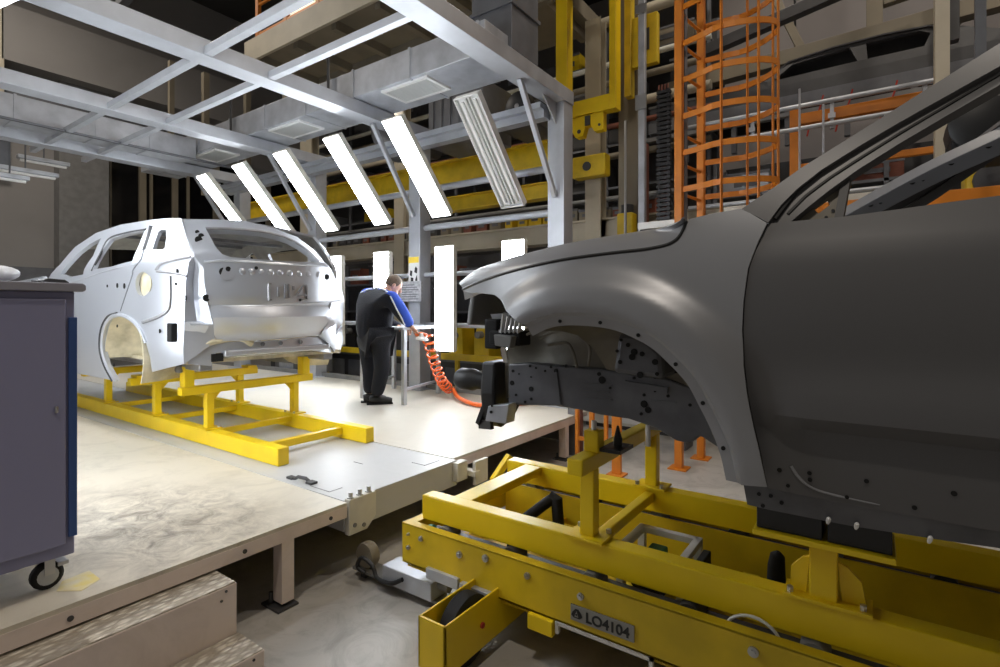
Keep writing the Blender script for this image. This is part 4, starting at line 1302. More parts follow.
# bench and panels beside the ladder
for (x0, x1, z, lab) in ((-1.45, 0.1, 2.72, 'upper pale strip lamp seen through the ladder cage'), (-1.2, 0.3, 2.5, 'lower pale strip lamp seen through the ladder cage')):
    t = tag(MB().box((x0, 6.6, z), (x1, 6.75, z + 0.07)).build('hanging_strip_lamp', M['offwhite'], bevel=0.006), lab, 'lamp', 'strip lamps behind the ladder')
    MB().tube([(x0 + 0.1, 6.675, z - 0.02), (x1 - 0.1, 6.675, z - 0.02)], 0.02).build('tube', M['tube_off'], t)
    MB().tube([((x0 + x1) / 2, 6.675, z + 0.07), ((x0 + x1) / 2, 6.675, z + 1.3)], 0.012).build('suspension', M['galv'], t)
orr = thing('guard_rail', 'orange guard rail seen through the side window of the dark grey car', 'guard rail', (1, 6, 0))
MB().box((-0.9, 5.97, 2.50), (4, 6.03, 2.62)).build('rail', M['orange'], orr, bevel=0.005)
for x in (-0.85, 0.6, 2.1, 3.6):
    MB().box((x, 5.97, 0), (x + 0.07, 6.03, 2.5)).build('post', M['orange'], orr)
ym = thing('yellow_pump', 'yellow pump unit seen through the side window of the dark grey car', 'pump', (0.9, 6.6, 2.0))
MB().box((0.68, 6.4, 1.2), (1.2, 6.75, 2.88)).build('housing', M['yellow_old'], ym, bevel=0.03)
MB().lathe((0.85, 6.32, 2.75), [(0.04, 0), (0.13, 0.02), (0.13, 0.1)], (0, 1, 0), 14).build('flange', M['darkgrey'], ym)
MB().tube([(0.8, 6.55, 2.88), (0.8, 6.55, 3.05), (1.05, 6.55, 3.1)], 0.05).build('pipe', M['green'], ym)
MB().box((0.7, 6.45, 0), (1.18, 6.7, 1.2)).build('stand', M['galv_dark'], ym)
hm = thing('hanging_motor', 'black hoist motor hanging above the rear of the dark grey car roof', 'motor', (0.6, 5.2, 2.7))
MB().lathe((0.62, 4.95, 2.90), [(0.12, 0), (0.19, 0.03), (0.19, 0.35), (0.16, 0.42), (0.08, 0.44)], (0, 1, 0), 18).build('drum', M['black'], hm, smooth=True)
MB().box((0.45, 5.0, 2.66), (0.80, 5.4, 3.0)).build('casing', M['rubber'], hm, bevel=0.02)
MB().box((0.60, 5.15, 3.0), (0.66, 5.21, 6.5)).build('hanger', M['galv_dark'], hm)
# roof steel upper right
for (p, q, w, lab) in (((-3.0, 9.5, 5.50), (3.0, 9.5, 5.70), 0.22, 'long brown roof beam above the dark car body'), ((-1.3, 9.6, 6.6), (-0.9, 9.6, 5.6), 0.12, 'short slanting brown strut left of the dark car body'),
                    ((0.0, 9.6, 5.7), (0.0, 9.6, 8), 0.2, 'brown upright above the dark car body'), ((0.9, 9.6, 5.5), (1.6, 9.6, 6.6), 0.1, 'slanting brown strut in the upper right corner'), ((0.78, 8.6, 4.9), (0.78, 8.6, 8.5), 0.14, 'dark grey upright right of the cream column'),
                    ((-2.2, 8.6, 5.6), (0.6, 8.6, 6.1), 0.16, 'dark grey brace crossing behind the top of the orange ladder'), ((0.1, 9.6, 6.1), (3, 9.6, 6.35), 0.14, 'upper brown purlin right of the dark car body')):
    tag(MB().bar(p, q, w, w).build('roof_beam', M['beige_dark'] if 'brown' in lab else M['darkgrey'], bevel=0.006), lab, 'beam', 'roof steel on the right')

# ---------------------------------------------------------------- upper left: mezzanine and roof steel
mz = thing('mezzanine', 'brown mezzanine floor slab with ribs above the booth roof', 'mezzanine', (-10, 7, 6.5))
MB().box((-10.1, 5.65, 6.52), (-4.0, 8.7, 6.78)).build('slab', M['beige_dark'], mz)
for k in range(6):
    x = -9.8 + 1.1 * k
    MB().box((x, 5.75, 6.36), (x + 0.12, 8.6, 6.52)).build('rib', M['beige_dark'], mz)
MB().box((-10.1, 5.6, 6.40), (-4.0, 5.66, 6.82)).build('edge_beam', M['beige'], mz)
MB().box((-10.1, 7.0, 6.30), (-4.0, 7.12, 6.52)).build('edge_beam', M['beige_dark'], mz)
rl = thing('orange_railing', 'orange railing standing on the mezzanine edge', 'railing', (-9, 5.7, 6.8))
for k in range(7):
    x = -9.85 + 0.95 * k
    MB().box((x, 5.68, 6.82), (x + 0.09, 5.75, 8.1)).build('post', M['orange'], rl)
for z in (7.05, 7.5, 8.02):
    MB().tube([(-9.85, 5.71, z), (-4.1, 5.71, z)], 0.028, 8).build('rail', M['orange'], rl, smooth=True)
MB().box((-9.85, 5.69, 6.82), (-4.1, 5.70, 6.95)).build('toe_board', M['orange'], rl)
gl = thing('lit_cabin_window', 'warm lit window of the cabin behind the orange railing', 'window', (-11, 7.5, 8.2))
MB().box((-11.5, 7.5, 8.3), (-10.4, 7.52, 9.1)).build('pane', M['glass_pale'], gl)
m = MB(); m.box((-11.6, 7.48, 8.2), (-10.3, 7.5, 8.3)); m.box((-11.6, 7.48, 9.1), (-10.3, 7.5, 9.2)); m.box((-11.6, 7.48, 8.3), (-11.5, 7.5, 9.1)); m.box((-10.4, 7.48, 8.3), (-10.3, 7.5, 9.1))
m.build('frame', M['beige_dark'], gl)
MB().box((-11.9, 7.56, 6.3), (-6.5, 7.7, 10)).build('cabin_wall', M['beige_dark'], gl)
for (p, q, w, lab) in (((-13.5, 5.0, 6.0), (-13.5, 8.6, 6.05), 0.25, 'brown horizontal beam before the dark window'),
                    ((-13, 6.25, 4.3), (-13, 6.25, 7.2), 0.13, 'thin brown hanger over the dark window, middle one'), ((-13, 7.28, 4.3), (-13, 7.28, 7.2), 0.13, 'thin brown hanger over the dark window, one nearest the cross duct'),
                    ((-13, 5.5, 5.4), (-13, 5.5, 7.2), 0.1, 'thin brown hanger over the dark window, one nearest the end wall'), ((-12, 4.0, 7.2), (-6, 4.0, 8.2), 0.14, 'long dark brace high above the booth roof')):
    tag(MB().bar(p, q, w, w).build('roof_beam', M['beige_dark'] if 'brown' in lab else M['galv_dark']), lab, 'beam', 'roof steel on the left')
tag(MB().box((-16.9, 2.45, 5.45), (-16.2, 3.35, 9.0)).build('wall_cabinet', M['beige'], bevel=0.02), 'beige cabinet high on the end wall in the upper left', 'cabinet')
MB().box((-16.19, 2.5, 5.5), (-16.18, 3.3, 8.9)).build('door', M['beige'], bpy.data.objects['wall_cabinet'])
# unlit strip lamps
for k, ((x, y0, z0), y1, lab) in enumerate((((-12.5, 2.75, 4.29), 3.5, 'unlit strip lamp under the cross duct, uppermost of three'), ((-12.0, 2.3, 3.95), 3.2, 'unlit strip lamp under the cross duct, middle of three'), ((-11.5, 2.2, 3.72), 2.68, 'unlit strip lamp under the cross duct, lowest of three'))):
    t = thing('hanging_strip_lamp', lab, 'lamp', (x, (y0 + y1) / 2, z0), 'strip lamps on the left')
    MB().box((x - 0.07, y0, z0), (x + 0.07, y1, z0 + 0.07)).build('housing', M['galv'], t, bevel=0.01)
    MB().tube([(x, y0 + 0.04, z0 - 0.02), (x, y1 - 0.04, z0 - 0.02)], 0.025).build('tube', M['tube_off'], t)
    MB().tube([(x, (y0 + y1) / 2, z0 + 0.07), (x, (y0 + y1) / 2, z0 + 0.9)], 0.012).build('suspension', M['galv_dark'], t)
tag(MB().box((-12.6, 1.9, 4.0), (-12.0, 2.55, 4.5)).build('ballast_box', M['galv_dark'], bevel=0.01), 'grey ballast box left of the unlit strip lamps', 'box')

# ---------------------------------------------------------------- fill lamps added under the roof to lift the ambient light
for k, (x, y, z, e) in enumerate(((-1.5, 7.6, 9.6, 75), (1.5, 4.5, 9.6, 90), (-6.0, 7.6, 6.0, 26), (-12.5, 2.0, 9.8, 230), (-8.8, 7.7, 6.0, 22), (-0.5, -1.5, 9.6, 150), (3.5, 8.0, 9.6, 75))):
    t = thing('fill_lamp', ('added round fill lamp over the orange ladder', 'added round fill lamp over the dark grey car', 'added round fill lamp under the mezzanine behind the worker', 'added round fill lamp at the end wall', 'added round fill lamp under the mezzanine behind the silver car', 'added round fill lamp over the platform steps', 'added round fill lamp over the conveyed car body')[k], 'lamp', (x, y, z))
    MB().lathe((x, y, z), [(0.24, 0), (0.22, 0.06), (0.08, 0.22), (0.06, 0.34)], (0, 0, 1), 20).build('shade', M['galv_dark'], t, smooth=True)
    MB().tube([(x, y, z + 0.34), (x, y, z + 1.4 if z > 7 else z + 0.3)], 0.015).build('suspension', M['galv_dark'], t)
    la = bpy.data.lights.new('fill_light', 'AREA'); la.shape = 'DISK'; la.size = 0.4; la.energy = e; la.color = (1.0, 0.90, 0.78)
    lo = bpy.data.objects.new('fill_light', la); COL.objects.link(lo); lo.parent = t; lo.location = (0, 0, -0.03)
# ================================================================ dark grey car body on the carriage
YB, YC = 1.52, 2.57
LIP = [(741, 485), (734.5, 456), (724, 428), (710, 400), (696, 375.5), (675, 353), (654, 335), (626, 321), (605, 315), (580, 312.5), (556, 313), (540, 317), (524, 325)]


def f_base(x, z):
    y = YB + 0.55 * max(0.0, z - 1.50) ** 1.8 + 0.35 * max(0.0, 1.2 - z) ** 1.5
    y += 0.52 * max(0.0, -0.75 - x) ** 2.2
    return y


# wheel arch circle from its lip
_pts = [at(px, py, y=1.505) for px, py in LIP[1:-1]]


def fit_circle(ps):
    sx = sum(p.x for p in ps) / len(ps); sz = sum(p.z for p in ps) / len(ps)
    suu = suv = svv = suuu = svvv = suvv = svuu = 0.0
    for p in ps:
        u, v = p.x - sx, p.z - sz
        suu += u * u; suv += u * v; svv += v * v; suuu += u ** 3; svvv += v ** 3; suvv += u * v * v; svuu += v * u * u
    a, b = 0.5 * (suuu + suvv), 0.5 * (svvv + svuu)
    det = suu * svv - suv * suv
    uc, vc = (a * svv - b * suv) / det, (b * suu - a * suv) / det
    return sx + uc, sz + vc, math.sqrt(uc * uc + vc * vc + (suu + svv) / len(ps))


AX, AZ, AR = fit_circle(_pts)


def f_fender(x, z):
    r = math.hypot(x - AX, z - AZ)
    return f_base(x, z) - 0.045 * (1 - sstep(AR + 0.065, AR + 0.165, r)) + 0.012 * sstep(0.02, -0.0, r - AR)


ZC0, ZC1 = None, None
_c0, _c1 = on(786, 421, f_base), on(1000, 437, f_base)


def zcrease(x):
    return _c0.z + (_c1.z - _c0.z) * (x - _c0.x) / (_c1.x - _c0.x)


def f_door(x, z):
    y = f_base(x, z) + 0.004
    d = z - zcrease(x)
    fade = sstep(-0.30, -0.15, x)
    y -= fade * 0.030 * (sstep(0.16, 0.01, d) if d >= 0 else sstep(-0.02, 0.0, d))
    y += fade * 0.006 * sstep(0.0, -0.03, d)
    d2 = z - (1.735 + 0.03 * x)
    y += 0.006 * sstep(0.0, 0.06, d2)
    return y


def xz(px, py, f):
    p = on(px, py, f)
    return (p.x, p.z)


gc = thing('grey_car_body', 'dark grey primed car body shell without wheels or bumper on the yellow carriage', 'car body', (0.2, YC, 0.9))
CAMP = (0, 0, CAMZ)


def mirror_of(o, name, label=None):
    """the same panel on the far side of the car"""
    me = o.data.copy()
    oy = wloc(gc).y
    for v in me.vertices:
        v.co.y = 2 * (YC - oy) - v.co.y
    me.flip_normals()
    c = bpy.data.objects.new(name, me)
    COL.objects.link(c)
    c.parent = o.parent
    for md in o.modifiers:
        n = c.modifiers.new(md.name, md.type)
        if md.type == 'SOLIDIFY':
            n.thickness = md.thickness; n.offset = md.offset
        elif md.type == 'EDGE_SPLIT':
            n.split_angle = md.split_angle
        elif md.type == 'BEVEL':
            n.width = md.width; n.segments = md.segments; n.limit_method = md.limit_method; n.angle_limit = md.angle_limit
    return c


def pressed(outline, f, m, name, holes=(), step=0.035, th=0.006, dy=0.0, parent=None):
    mm = orient(sheet(outline, holes, step, lambda a, b: Vector((a, f(a, b) + dy, b))), (0, -5, 1.5))
    return mm.build(name, m, parent or gc, smooth=True, recalc=False, thick=th)


# ---- front fender
FO = [(463, 291), (480, 283.5), (500, 276.5), (525, 269.5), (550, 264), (576, 259.5), (615, 254.5), (640, 252), (653, 250), (665, 247.5), (672, 245), (678, 241), (682, 235.5), (686.5, 226), (689, 219), (715, 213), (742, 208.5), (755, 216), (767, 223),
      (757, 244), (748, 268), (743.5, 300), (742, 330), (743.5, 365), (747, 395), (753, 425), (760, 455), (767, 487)] + LIP + [(516, 321), (508, 313), (504, 306), (500, 299), (494, 294.5), (480, 293), (470, 293)]
fo = [xz(px, py, f_fender) for px, py in FO]
fen = pressed(fo, f_fender, M['grey_lit'], 'fender', step=0.016)
mirror_of(fen, 'fender')
# flange inside the arch, with clip holes
lipw = [on(px, py, f_fender) for px, py in LIP]
lipc = catmull(lipw, 4)
m = MB()
rows = [[], [], []]
for p in lipc:
    d = Vector((AX - p.x, 0, AZ - p.z)).normalized()
    rows[0].append(p + Vector((0, 0.004, 0)))
    rows[1].append(p + d * 0.012 + Vector((0, 0.016, 0)))
    rows[2].append(p + d * 0.042 + Vector((0, 0.026, 0)))
m.grid(rows)
orient(m, (AX, -5, AZ))
m.mi = 1
for k in range(5, len(lipc) - 2, 7):
    p = lipc[k]; d = Vector((AX - p.x, 0, AZ - p.z)).normalized()
    m.disc(p + d * 0.027 + Vector((0, 0.019, 0)), (0, 1, 0), 0.006, 0.003, 8)
fl = m.build('arch_flange', [M['grey_lit'], M['hole']], gc, recalc=False)
# ---- wheel house
a_s = [math.radians(4 + 5.0 * k) for k in range(24)]


def arch_pt(a, r, y):
    return Vector((AX + r * math.cos(a), y, AZ + r * math.sin(a)))


m = MB()
m.grid([[arch_pt(a, AR - 0.03, 1.55) for a in a_s], [arch_pt(a, AR - 0.015, 1.66) for a in a_s], [arch_pt(a, AR - 0.02, 1.80) for a in a_s], [arch_pt(a, AR - 0.045, 1.92) for a in a_s], [arch_pt(a, AR - 0.11, 2.0) for a in a_s], [arch_pt(a, AR - 0.22, 2.03) for a in a_s], [arch_pt(a, 0.05, 2.04) for a in a_s]])
orient(m, (AX, -3, AZ))
wh = m.build('wheel_house', M['liner'], gc, smooth=True, recalc=False, thick=0.008)
mirror_of(wh, 'wheel_house')
wp = [(at(px, py, y=2.05).x, at(px, py, y=2.05).z) for px, py in ((504, 346), (512, 333), (524, 326), (545, 318), (575, 313), (605, 315), (640, 330), (680, 365), (715, 400), (715, 425), (505, 398), (503, 360))]
wc = (sum(p[0] for p in wp) / len(wp), sum(p[1] for p in wp) / len(wp))
mm = orient(sheet(wp, [], 0.03, lambda a, b: Vector((a, 2.06 + 0.10 * math.exp(-((a - wc[0] + 0.22) / 0.14) ** 2 - ((b - wc[1] - 0.05) / 0.10) ** 2), b))), (0, -5, 1.5))
iw = mm.build('inner_wing', M['liner'], gc, smooth=True, recalc=False, thick=0.006)
mirror_of(iw, 'inner_wing')
# pressed ribs and strut tower front in the wheel house
m = MB()
m.prism([(at(px, py, y=1.88).x, at(px, py, y=1.88).z) for px, py in ((612, 373), (664, 380), (662, 352), (640, 334), (618, 332))], 'y', 1.88, 2.04)
st_ = m.build('strut_tower', M['grey_inner'], gc, bevel=0.02)
m = MB()
for (px, py, r) in ((620, 362, 0.008), (632, 357, 0.012), (634, 352, 0.012), (617, 351, 0.006), (621, 340, 0.006), (642, 354, 0.009), (655, 362, 0.011), (628, 345, 0.008), (640, 375, 0.012), (657, 374, 0.007)):
    p = at(px, py, y=1.877)
    m.disc(p, (0, 1, 0), r, 0.004, 10)
m.build_each('hole', M['hole'], st_)
m = MB()
for pts in ([(548, 345), (566, 343), (573, 352), (577, 368)], [(585, 338), (590, 350), (588, 366)], [(540, 338), (556, 331), (585, 328), (610, 330)]):
    m.tube(catmull([at(px, py, y=1.98) for px, py in pts], 6), 0.007, 8)
m.build_each('rib', M['liner'], wh, smooth=True)
# ---- front longitudinal
RT = [(508, 364), (528, 363), (560, 366), (600, 369), (632, 374), (665, 378), (700, 390), (722, 412), (738, 440)]
RB = [(736, 458), (715, 446), (700, 436), (690, 444), (676, 441), (655, 428), (628, 419), (600, 415), (580, 410), (555, 406), (508, 405)]
ro = [(at(px, py, y=2.02).x, at(px, py, y=2.02).z) for px, py in RT + RB]
lg = MB().prism(ro, 'y', 2.02, 2.15).build('front_longitudinal', M['grey_inner'], gc, bevel=0.008)
mirror_of(lg, 'front_longitudinal')
m = MB()
for (px, py, r) in ((513, 371, .007), (519, 374, .004), (512, 383, .011), (516, 395, .006), (530, 366, .006), (536, 368, .005), (531, 377, .004), (531, 389, .011), (531, 399, .006), (545, 371, .005), (551, 367, .006), (556, 371, .010), (566, 366, .007), (599, 374, .008), (602, 380, .015), (634, 378, .006), (640, 375, .009), (655, 377, .007), (676, 372, .005), (644, 404, .014), (644, 395, .006), (641, 414, .006), (690, 405, .006), (525, 402, .006), (655, 391, .005), (668, 396, .006), (610, 388, .005), (698, 379, .007), (648, 410, .012)):
    m.disc(at(px, py, y=2.018), (0, 1, 0), r, 0.004, 12)
m.build_each('hole', M['hole'], lg)
m = MB()
for px0, px1, py in ((583, 612, 384), (583, 610, 391), (585, 612, 398), (650, 676, 401)):
    a, b = at(px0, py, y=2.018), at(px1, py + 1.5, y=2.018)
    m.bar(a, b, 0.006, 0.006)
m.bar(at(625, 383, y=2.015), at(668, 390, y=2.015), 0.02, 0.02)
m.bar(at(556, 372, y=2.015), at(560, 404, y=2.015), 0.008, 0.01, up=(1, 0, 0))
m.build_each('stiffener', M['grey_inner'], lg)
# jacking pin below the longitudinal
MB().tube([at(648, 425, y=2.08), at(648, 446, y=2.08)], 0.010).build('location_pin', M['steel'], lg)
# ---- bumper carrier end, black foam block and tow bracket
bp_ = MB().prism([(2.0, 1.345), (2.2, 1.345), (2.22, 1.30), (2.22, 1.12), (2.16, 1.06), (2.06, 1.03), (2.0, 1.08), (1.985, 1.2)], 'x', -1.52, -1.44).build('bumper_plate', M['black'], gc, bevel=0.012)
MB().lathe((-1.76, 2.12, 1.235), [(0.045, 0), (0.055, 0.02), (0.055, 0.10), (0.045, 0.12), (0.045, 0.25)], (1, 0, 0), 18).build('crash_absorber', M['black'], bp_, smooth=True)
tb = MB().prism([(at(488, 406, y=1.96).x, at(488, 406, y=1.96).z), (at(509, 404, y=1.96).x, at(509, 404, y=1.96).z), (at(506, 424, y=1.96).x, at(506, 424, y=1.96).z), (at(485, 421, y=1.96).x, at(485, 421, y=1.96).z)], 'y', 1.96, 2.03).build('tow_bracket', M['galv'], bp_, bevel=0.004)
tb['label'] = 'pale grey bracket box under the black bumper plate'
m = MB(); m.bar(at(487, 404, y=2.02), at(480, 423, y=2.02), 0.02, 0.05, up=(0, 1, 0)); m.bar(at(480, 424, y=2.02), at(492, 425, y=2.0), 0.02, 0.04)
m.build('tow_strap', M['black'], bp_)
m = MB(); m.disc(at(491, 412, y=1.957), (0, 1, 0), 0.007, 0.004); m.disc(at(492, 406, y=1.957), (0, 1, 0), 0.005, 0.004); m.build_each('hole', M['hole'], tb)
MB().box((-1.50, 2.16, 1.13), (-1.45, 3.0, 1.32)).build('bumper_beam', M['grey_inner'], gc, bevel=0.015)
# ---- front end carrier around the missing head lamp
MB().prism([(1.93, 1.52), (2.35, 1.50), (2.9, 1.5), (3.25, 1.52), (3.2, 1.70), (1.97, 1.70)], 'x', -1.56, -1.53).build('front_panel', M['midgrey'], gc, bevel=0.01)
lb = MB().prism([(at(490, 314, y=1.93).x, at(490, 314, y=1.93).z), (at(508, 313, y=1.93).x, at(508, 313, y=1.93).z), (at(509, 321, y=1.93).x, at(509, 321, y=1.93).z), (at(493, 321, y=1.93).x, at(493, 321, y=1.93).z)], 'y', 1.93, 1.99).build('lamp_bracket', M['midgrey'], gc, bevel=0.003)
m = MB()
for k in range(5):
    px = 504 + 4.2 * k
    m.bar(at(px, 313 + 2.2 * k, y=1.80), at(px - 2.2, 332, y=1.84), 0.007, 0.018, up=(0, 1, 0))
m.bar(at(500, 331, y=1.85), at(522, 330, y=1.85), 0.02, 0.012)
m.build('ribbed_bracket', M['light_bracket'], gc)
m = MB(); m.box((-1.40, 1.86, 1.42), (-1.33, 1.95, 1.55)); m.box((-1.36, 1.84, 1.44), (-1.20, 1.93, 1.50))
m.build('latch_block', M['rubber'], gc, bevel=0.008)
MB().prism([(at(499, 334, y=1.84).x, at(499, 334, y=1.84).z), (at(517, 336, y=1.84).x, at(517, 336, y=1.84).z), (at(515, 348, y=1.84).x, at(515, 348, y=1.84).z), (at(500, 345, y=1.84).x, at(500, 345, y=1.84).z)], 'y', 1.80, 1.84).build('lower_bracket', M['midgrey'], gc, bevel=0.004)
MB().bar(at(503, 346, y=1.9), at(506, 361, y=1.95), 0.02, 0.02).build('bracket_foot', M['light_bracket'], gc)
# ---- hood
HG = [(463, 289.5), (480, 282), (500, 275), (525, 268), (550, 262.5), (576, 258), (615, 253), (640, 250.3), (653, 248.4), (665, 245.8), (672, 243), (677, 239.5), (681, 234.5), (684.5, 227.5), (686.8, 222)]
HS = [(462, 283.5), (477, 270.5), (497, 263), (520, 256), (545, 249.5), (570, 243.5), (600, 238), (622, 234.5), (638, 232), (650, 230), (660, 228.5), (668, 226.8), (675, 224.8), (681, 223), (686, 221)]
r0 = [on(px, py, lambda x, z: f_fender(x, z) + 0.003) for px, py in HG]
ny = len(HG)
r1 = []
for k, (px, py) in enumerate(HS):
    w = 0.17 if 1 <= k < 10 else (0.10 if k == 0 else 0.17 - 0.036 * (k - 9))
    r1.append(at(px, py, y=r0[k].y + max(w, 0.004)))
rm = [(a + b) / 2 + Vector((0, -0.02, 0.012)) * min(1.0, (ny - 1 - k) / 6) for k, (a, b) in enumerate(zip(r0, r1))]
rin = [p + Vector((0, 0.012, -0.045)) for p in r0]
r2, r3 = [], []
for k, p in enumerate(r1):
    t = k / (ny - 1)
    fr = (1 - t) ** 2
    r2.append(Vector((p.x - 0.10 * fr - 0.03 * t, p.y + (YC - p.y) * 0.5, p.z + 0.022 * min(1, (ny - 1 - k) / 4) - 0.03 * max(0, k - 9) / 5)))
    r3.append(Vector((p.x - 0.14 * fr - 0.05 * t, YC, p.z + 0.028 * min(1, (ny - 1 - k) / 4) - 0.04 * max(0, k - 9) / 5)))
m = MB().grid(patch([rin, r0, rm, r1, r2, r3], 3, 4))
orient(m, (-0.8, YC, 8))
hd = m.build('hood', M['grey_lit'], gc, smooth=True, recalc=False, thick=0.008)
mirror_of(hd, 'hood')
# dark gap under the hood edge
m = MB().tube([p + Vector((0, -0.001, 0.001)) for p in catmull(r0, 3)], 0.0055, 6)
m.build('hood_seal', M['black'], gc)
# ---- A pillar, window frame, door
po = [xz(px, py, f_base) for px, py in ((690, 220), (715, 214), (742, 208.5), (775, 186.5), (801, 168), (850, 137.5), (900, 106), (950, 74.5), (1000, 43))]
ex = Vector(po[-1]) - Vector(po[-3])
p_end = Vector(po[-1]) + ex * 2.2
pi_ = [xz(px, py, f_base) for px, py in ((1000, 66), (950, 94), (900, 122), (860, 145.5), (821, 170), (797, 189), (781, 205), (768, 222.5), (757, 216.5), (742, 209.5))]
p_end2 = Vector(pi_[0]) + ex * 2.2
ap = pressed(po[2:] + [tuple(p_end), tuple(p_end2)] + pi_, f_base, M['grey_shaded'], 'roof_pillar', th=0.03)
mirror_of(ap, 'roof_pillar')
wo = [(768, 223), (781, 206.5), (797, 190.5), (821, 171.5), (860, 147), (900, 123.5), (950, 95.5), (1000, 67.5)]
wi = [(1000, 83), (950, 112), (900, 141.5), (857, 168.5), (830, 188), (806, 207), (782, 227.5)]
wf = [xz(px, py, f_base) for px, py in wo]; wfi = [xz(px, py, f_base) for px, py in wi]
e2 = tuple(Vector(wf[-1]) + ex * 2.0); e3 = tuple(Vector(wfi[0]) + ex * 2.0)
fr_ = pressed(wf + [e2, e3] + wfi, f_base, M['grey_shaded'], 'window_frame', th=0.03, dy=0.018)
mirror_of(fr_, 'window_frame')
m = MB()
m.tube([on(px, py, lambda x, z: f_base(x, z) + 0.012) for px, py in ((775, 219), (797, 190), (821, 171), (860, 146.5), (900, 122.7), (950, 95), (1000, 67))], 0.006, 6)
m.tube([on(px, py, lambda x, z: f_base(x, z) + 0.018) for px, py in ((788, 214), (806, 196), (830, 178), (860, 158.5), (900, 133.5), (950, 104), (1000, 74.5))], 0.005, 6)
m.build('frame_seal', M['black'], fr_)
so = [xz(px, py, f_base) for px, py in ((782, 227.5), (806, 207), (830, 188), (852, 172), (848, 190), (843, 217.5))]
sh = [xz(px, py, f_base) for px, py in ((812, 206), (826, 196), (829, 202), (817, 211))]
sh2 = [xz(px, py, f_base) for px, py in ((800, 220), (815, 218), (818, 222), (803, 224))]
sl = pressed(so, f_base, M['liner'], 'mirror_triangle', holes=[sh, sh2], th=0.01, dy=0.045, step=0.02)
m = MB()
for (px, py) in ((836, 187), (841, 195), (825, 215), (796, 222), (832, 208)):
    m.disc(on(px, py, f_base) + Vector((0, 0.043, 0)), (0, 1, 0), 0.004, 0.006, 8)
m.bar(on(846, 174, f_base) + Vector((0, .04, 0)), on(838, 217, f_base) + Vector((0, .04, 0)), 0.015, 0.02, up=(1, 0, 0))
m.build_each('rivet', M['darkgrey'], sl)
db_ = [(768, 488), (800, 494.5), (850, 504), (900, 513.5), (950, 523), (1000, 532)]
DO = [(768.5, 223.5), (806, 220), (844, 216.5), (900, 209), (950, 202), (1000, 195.5)]
do = [xz(px, py, f_door) for px, py in DO]
do += [(0.55, do[-1][1] + 0.018), (0.88, do[-1][1] + 0.03), (0.90, 1.3), (0.86, xz(1000, 532, f_door)[1] + 0.0)]
do += [xz(px, py, f_door) for px, py in db_[::-1]]
do += [xz(px, py, f_door) for px, py in ((761.5, 455), (754.5, 425), (748.5, 395), (745, 365), (743.6, 330), (745, 300), (749.5, 268), (758.5, 244))]
dr = pressed(do, f_door, M['grey_shaded'], 'front_door', th=0.03)
mirror_of(dr, 'front_door')
m = MB()
for (px, py, r) in ((779.5, 470, .005), (809.5, 473, .0045), (810, 479.6, .0045), (788, 485.6, .004), (866.5, 481, .0045), (847, 497, .004), (954, 493.4, .005), (914.5, 507.5, .0045)):
    p = on(px, py, f_door)
    m.disc(p - Vector((0, 0.001, 0)), (0, 1, 0), r * 1.15, 0.003, 12)
m.build_each('clip_hole', M['hole'], dr)
m = MB().tube(catmull([on(px, py, f_door) for px, py in ((791, 466), (797, 475), (806, 484), (820, 491), (845, 497.5), (880, 505))], 5), [0.004] * 10 + [0.003] * 10 + [0.002] * 5 + [0.001], 8)
m.build('pressed_edge', M['grey_lit'], dr, smooth=True)
dgap = [on(px, py, f_base) + Vector((0, 0.022, 0)) for px, py in ((768, 223), (757.8, 244), (748.8, 268), (744.3, 300), (742.8, 330), (744.3, 365), (747.8, 395), (753.8, 425), (760.8, 455), (767.5, 487))]
MB().tube(catmull(dgap, 3), 0.009, 6).build('door_seal', M['black'], gc)
# rear door and pillar, beyond the picture
rd_ = [(0.91, do[5][1] + 0.03), (1.75, do[5][1] + 0.05), (1.8, 1.55), (1.55, 1.15), (0.90, 1.06), (0.91, 1.3)]
rdo = pressed(rd_, f_door, M['grey_shaded'], 'rear_door', th=0.03, step=0.08)
mirror_of(rdo, 'rear_door')
# sill
so_ = [xz(px, py, f_base) for px, py in ((741, 486), (768, 489))] + [xz(px, py, f_base) for px, py in db_[1:]] + [(1.5, 1.10), (1.5, 1.03)] + [xz(px, py, f_base) for px, py in ((1000, 553), (950, 546), (900, 538), (850, 530), (800, 520), (770, 514), (745, 508))]
si = pressed(so_, f_base, M['grey_inner'], 'sill', th=0.04, dy=0.03)
mirror_of(si, 'sill')
m = MB()
for (px, py) in ((769, 499), (761, 509), (757, 497), (780, 506)):
    m.disc(on(px, py, f_base) + Vector((0, .028, 0)), (0, 1, 0), 0.005, 0.004, 10)
m.build_each('clip_hole', M['hole'], si)
for (px, py) in ((828, 522), (856.6, 527.5), (931, 541.5)):
    p = on(px, py, f_base) + Vector((0, 0.02, 0))
    MB().lathe(p, [(0.003, -0.013), (0.005, -0.007), (0.005, 0.003), (0.002, 0.007)], (0.2, -0.3, 1), 8).build('clip', M['white'], si)
# floor, dash wall, cowl, roof
MB().box((-0.28, 1.74, 1.06), (1.8, 3.40, 1.09)).build('floor_pan', M['grey_inner'], gc)
m = MB().prism([(1.70, 1.07), (3.44, 1.07), (3.42, 1.72), (1.72, 1.72)], 'x', -0.24, -0.21).build('dash_wall', M['grey_inner'], gc)
MB().box((-0.55, 1.72, 1.74), (-0.22, 3.42, 1.77)).build('cowl', M['grey_inner'], gc, bevel=0.01)
zt = p_end.y
MB().grid([[(xx, yy, zt + 0.06 * math.sin(PI * (yy - 1.9) / 1.34) + 0.03 * math.sin(PI * (xx - p_end.x) / 1.6)) for yy in [1.9 + 1.34 * j / 10 for j in range(11)]] for xx in [p_end.x - 0.02 + 0.9 * i / 6 for i in range(7)]]).build('roof_panel', M['grey_lit'], gc, smooth=True, thick=0.02)
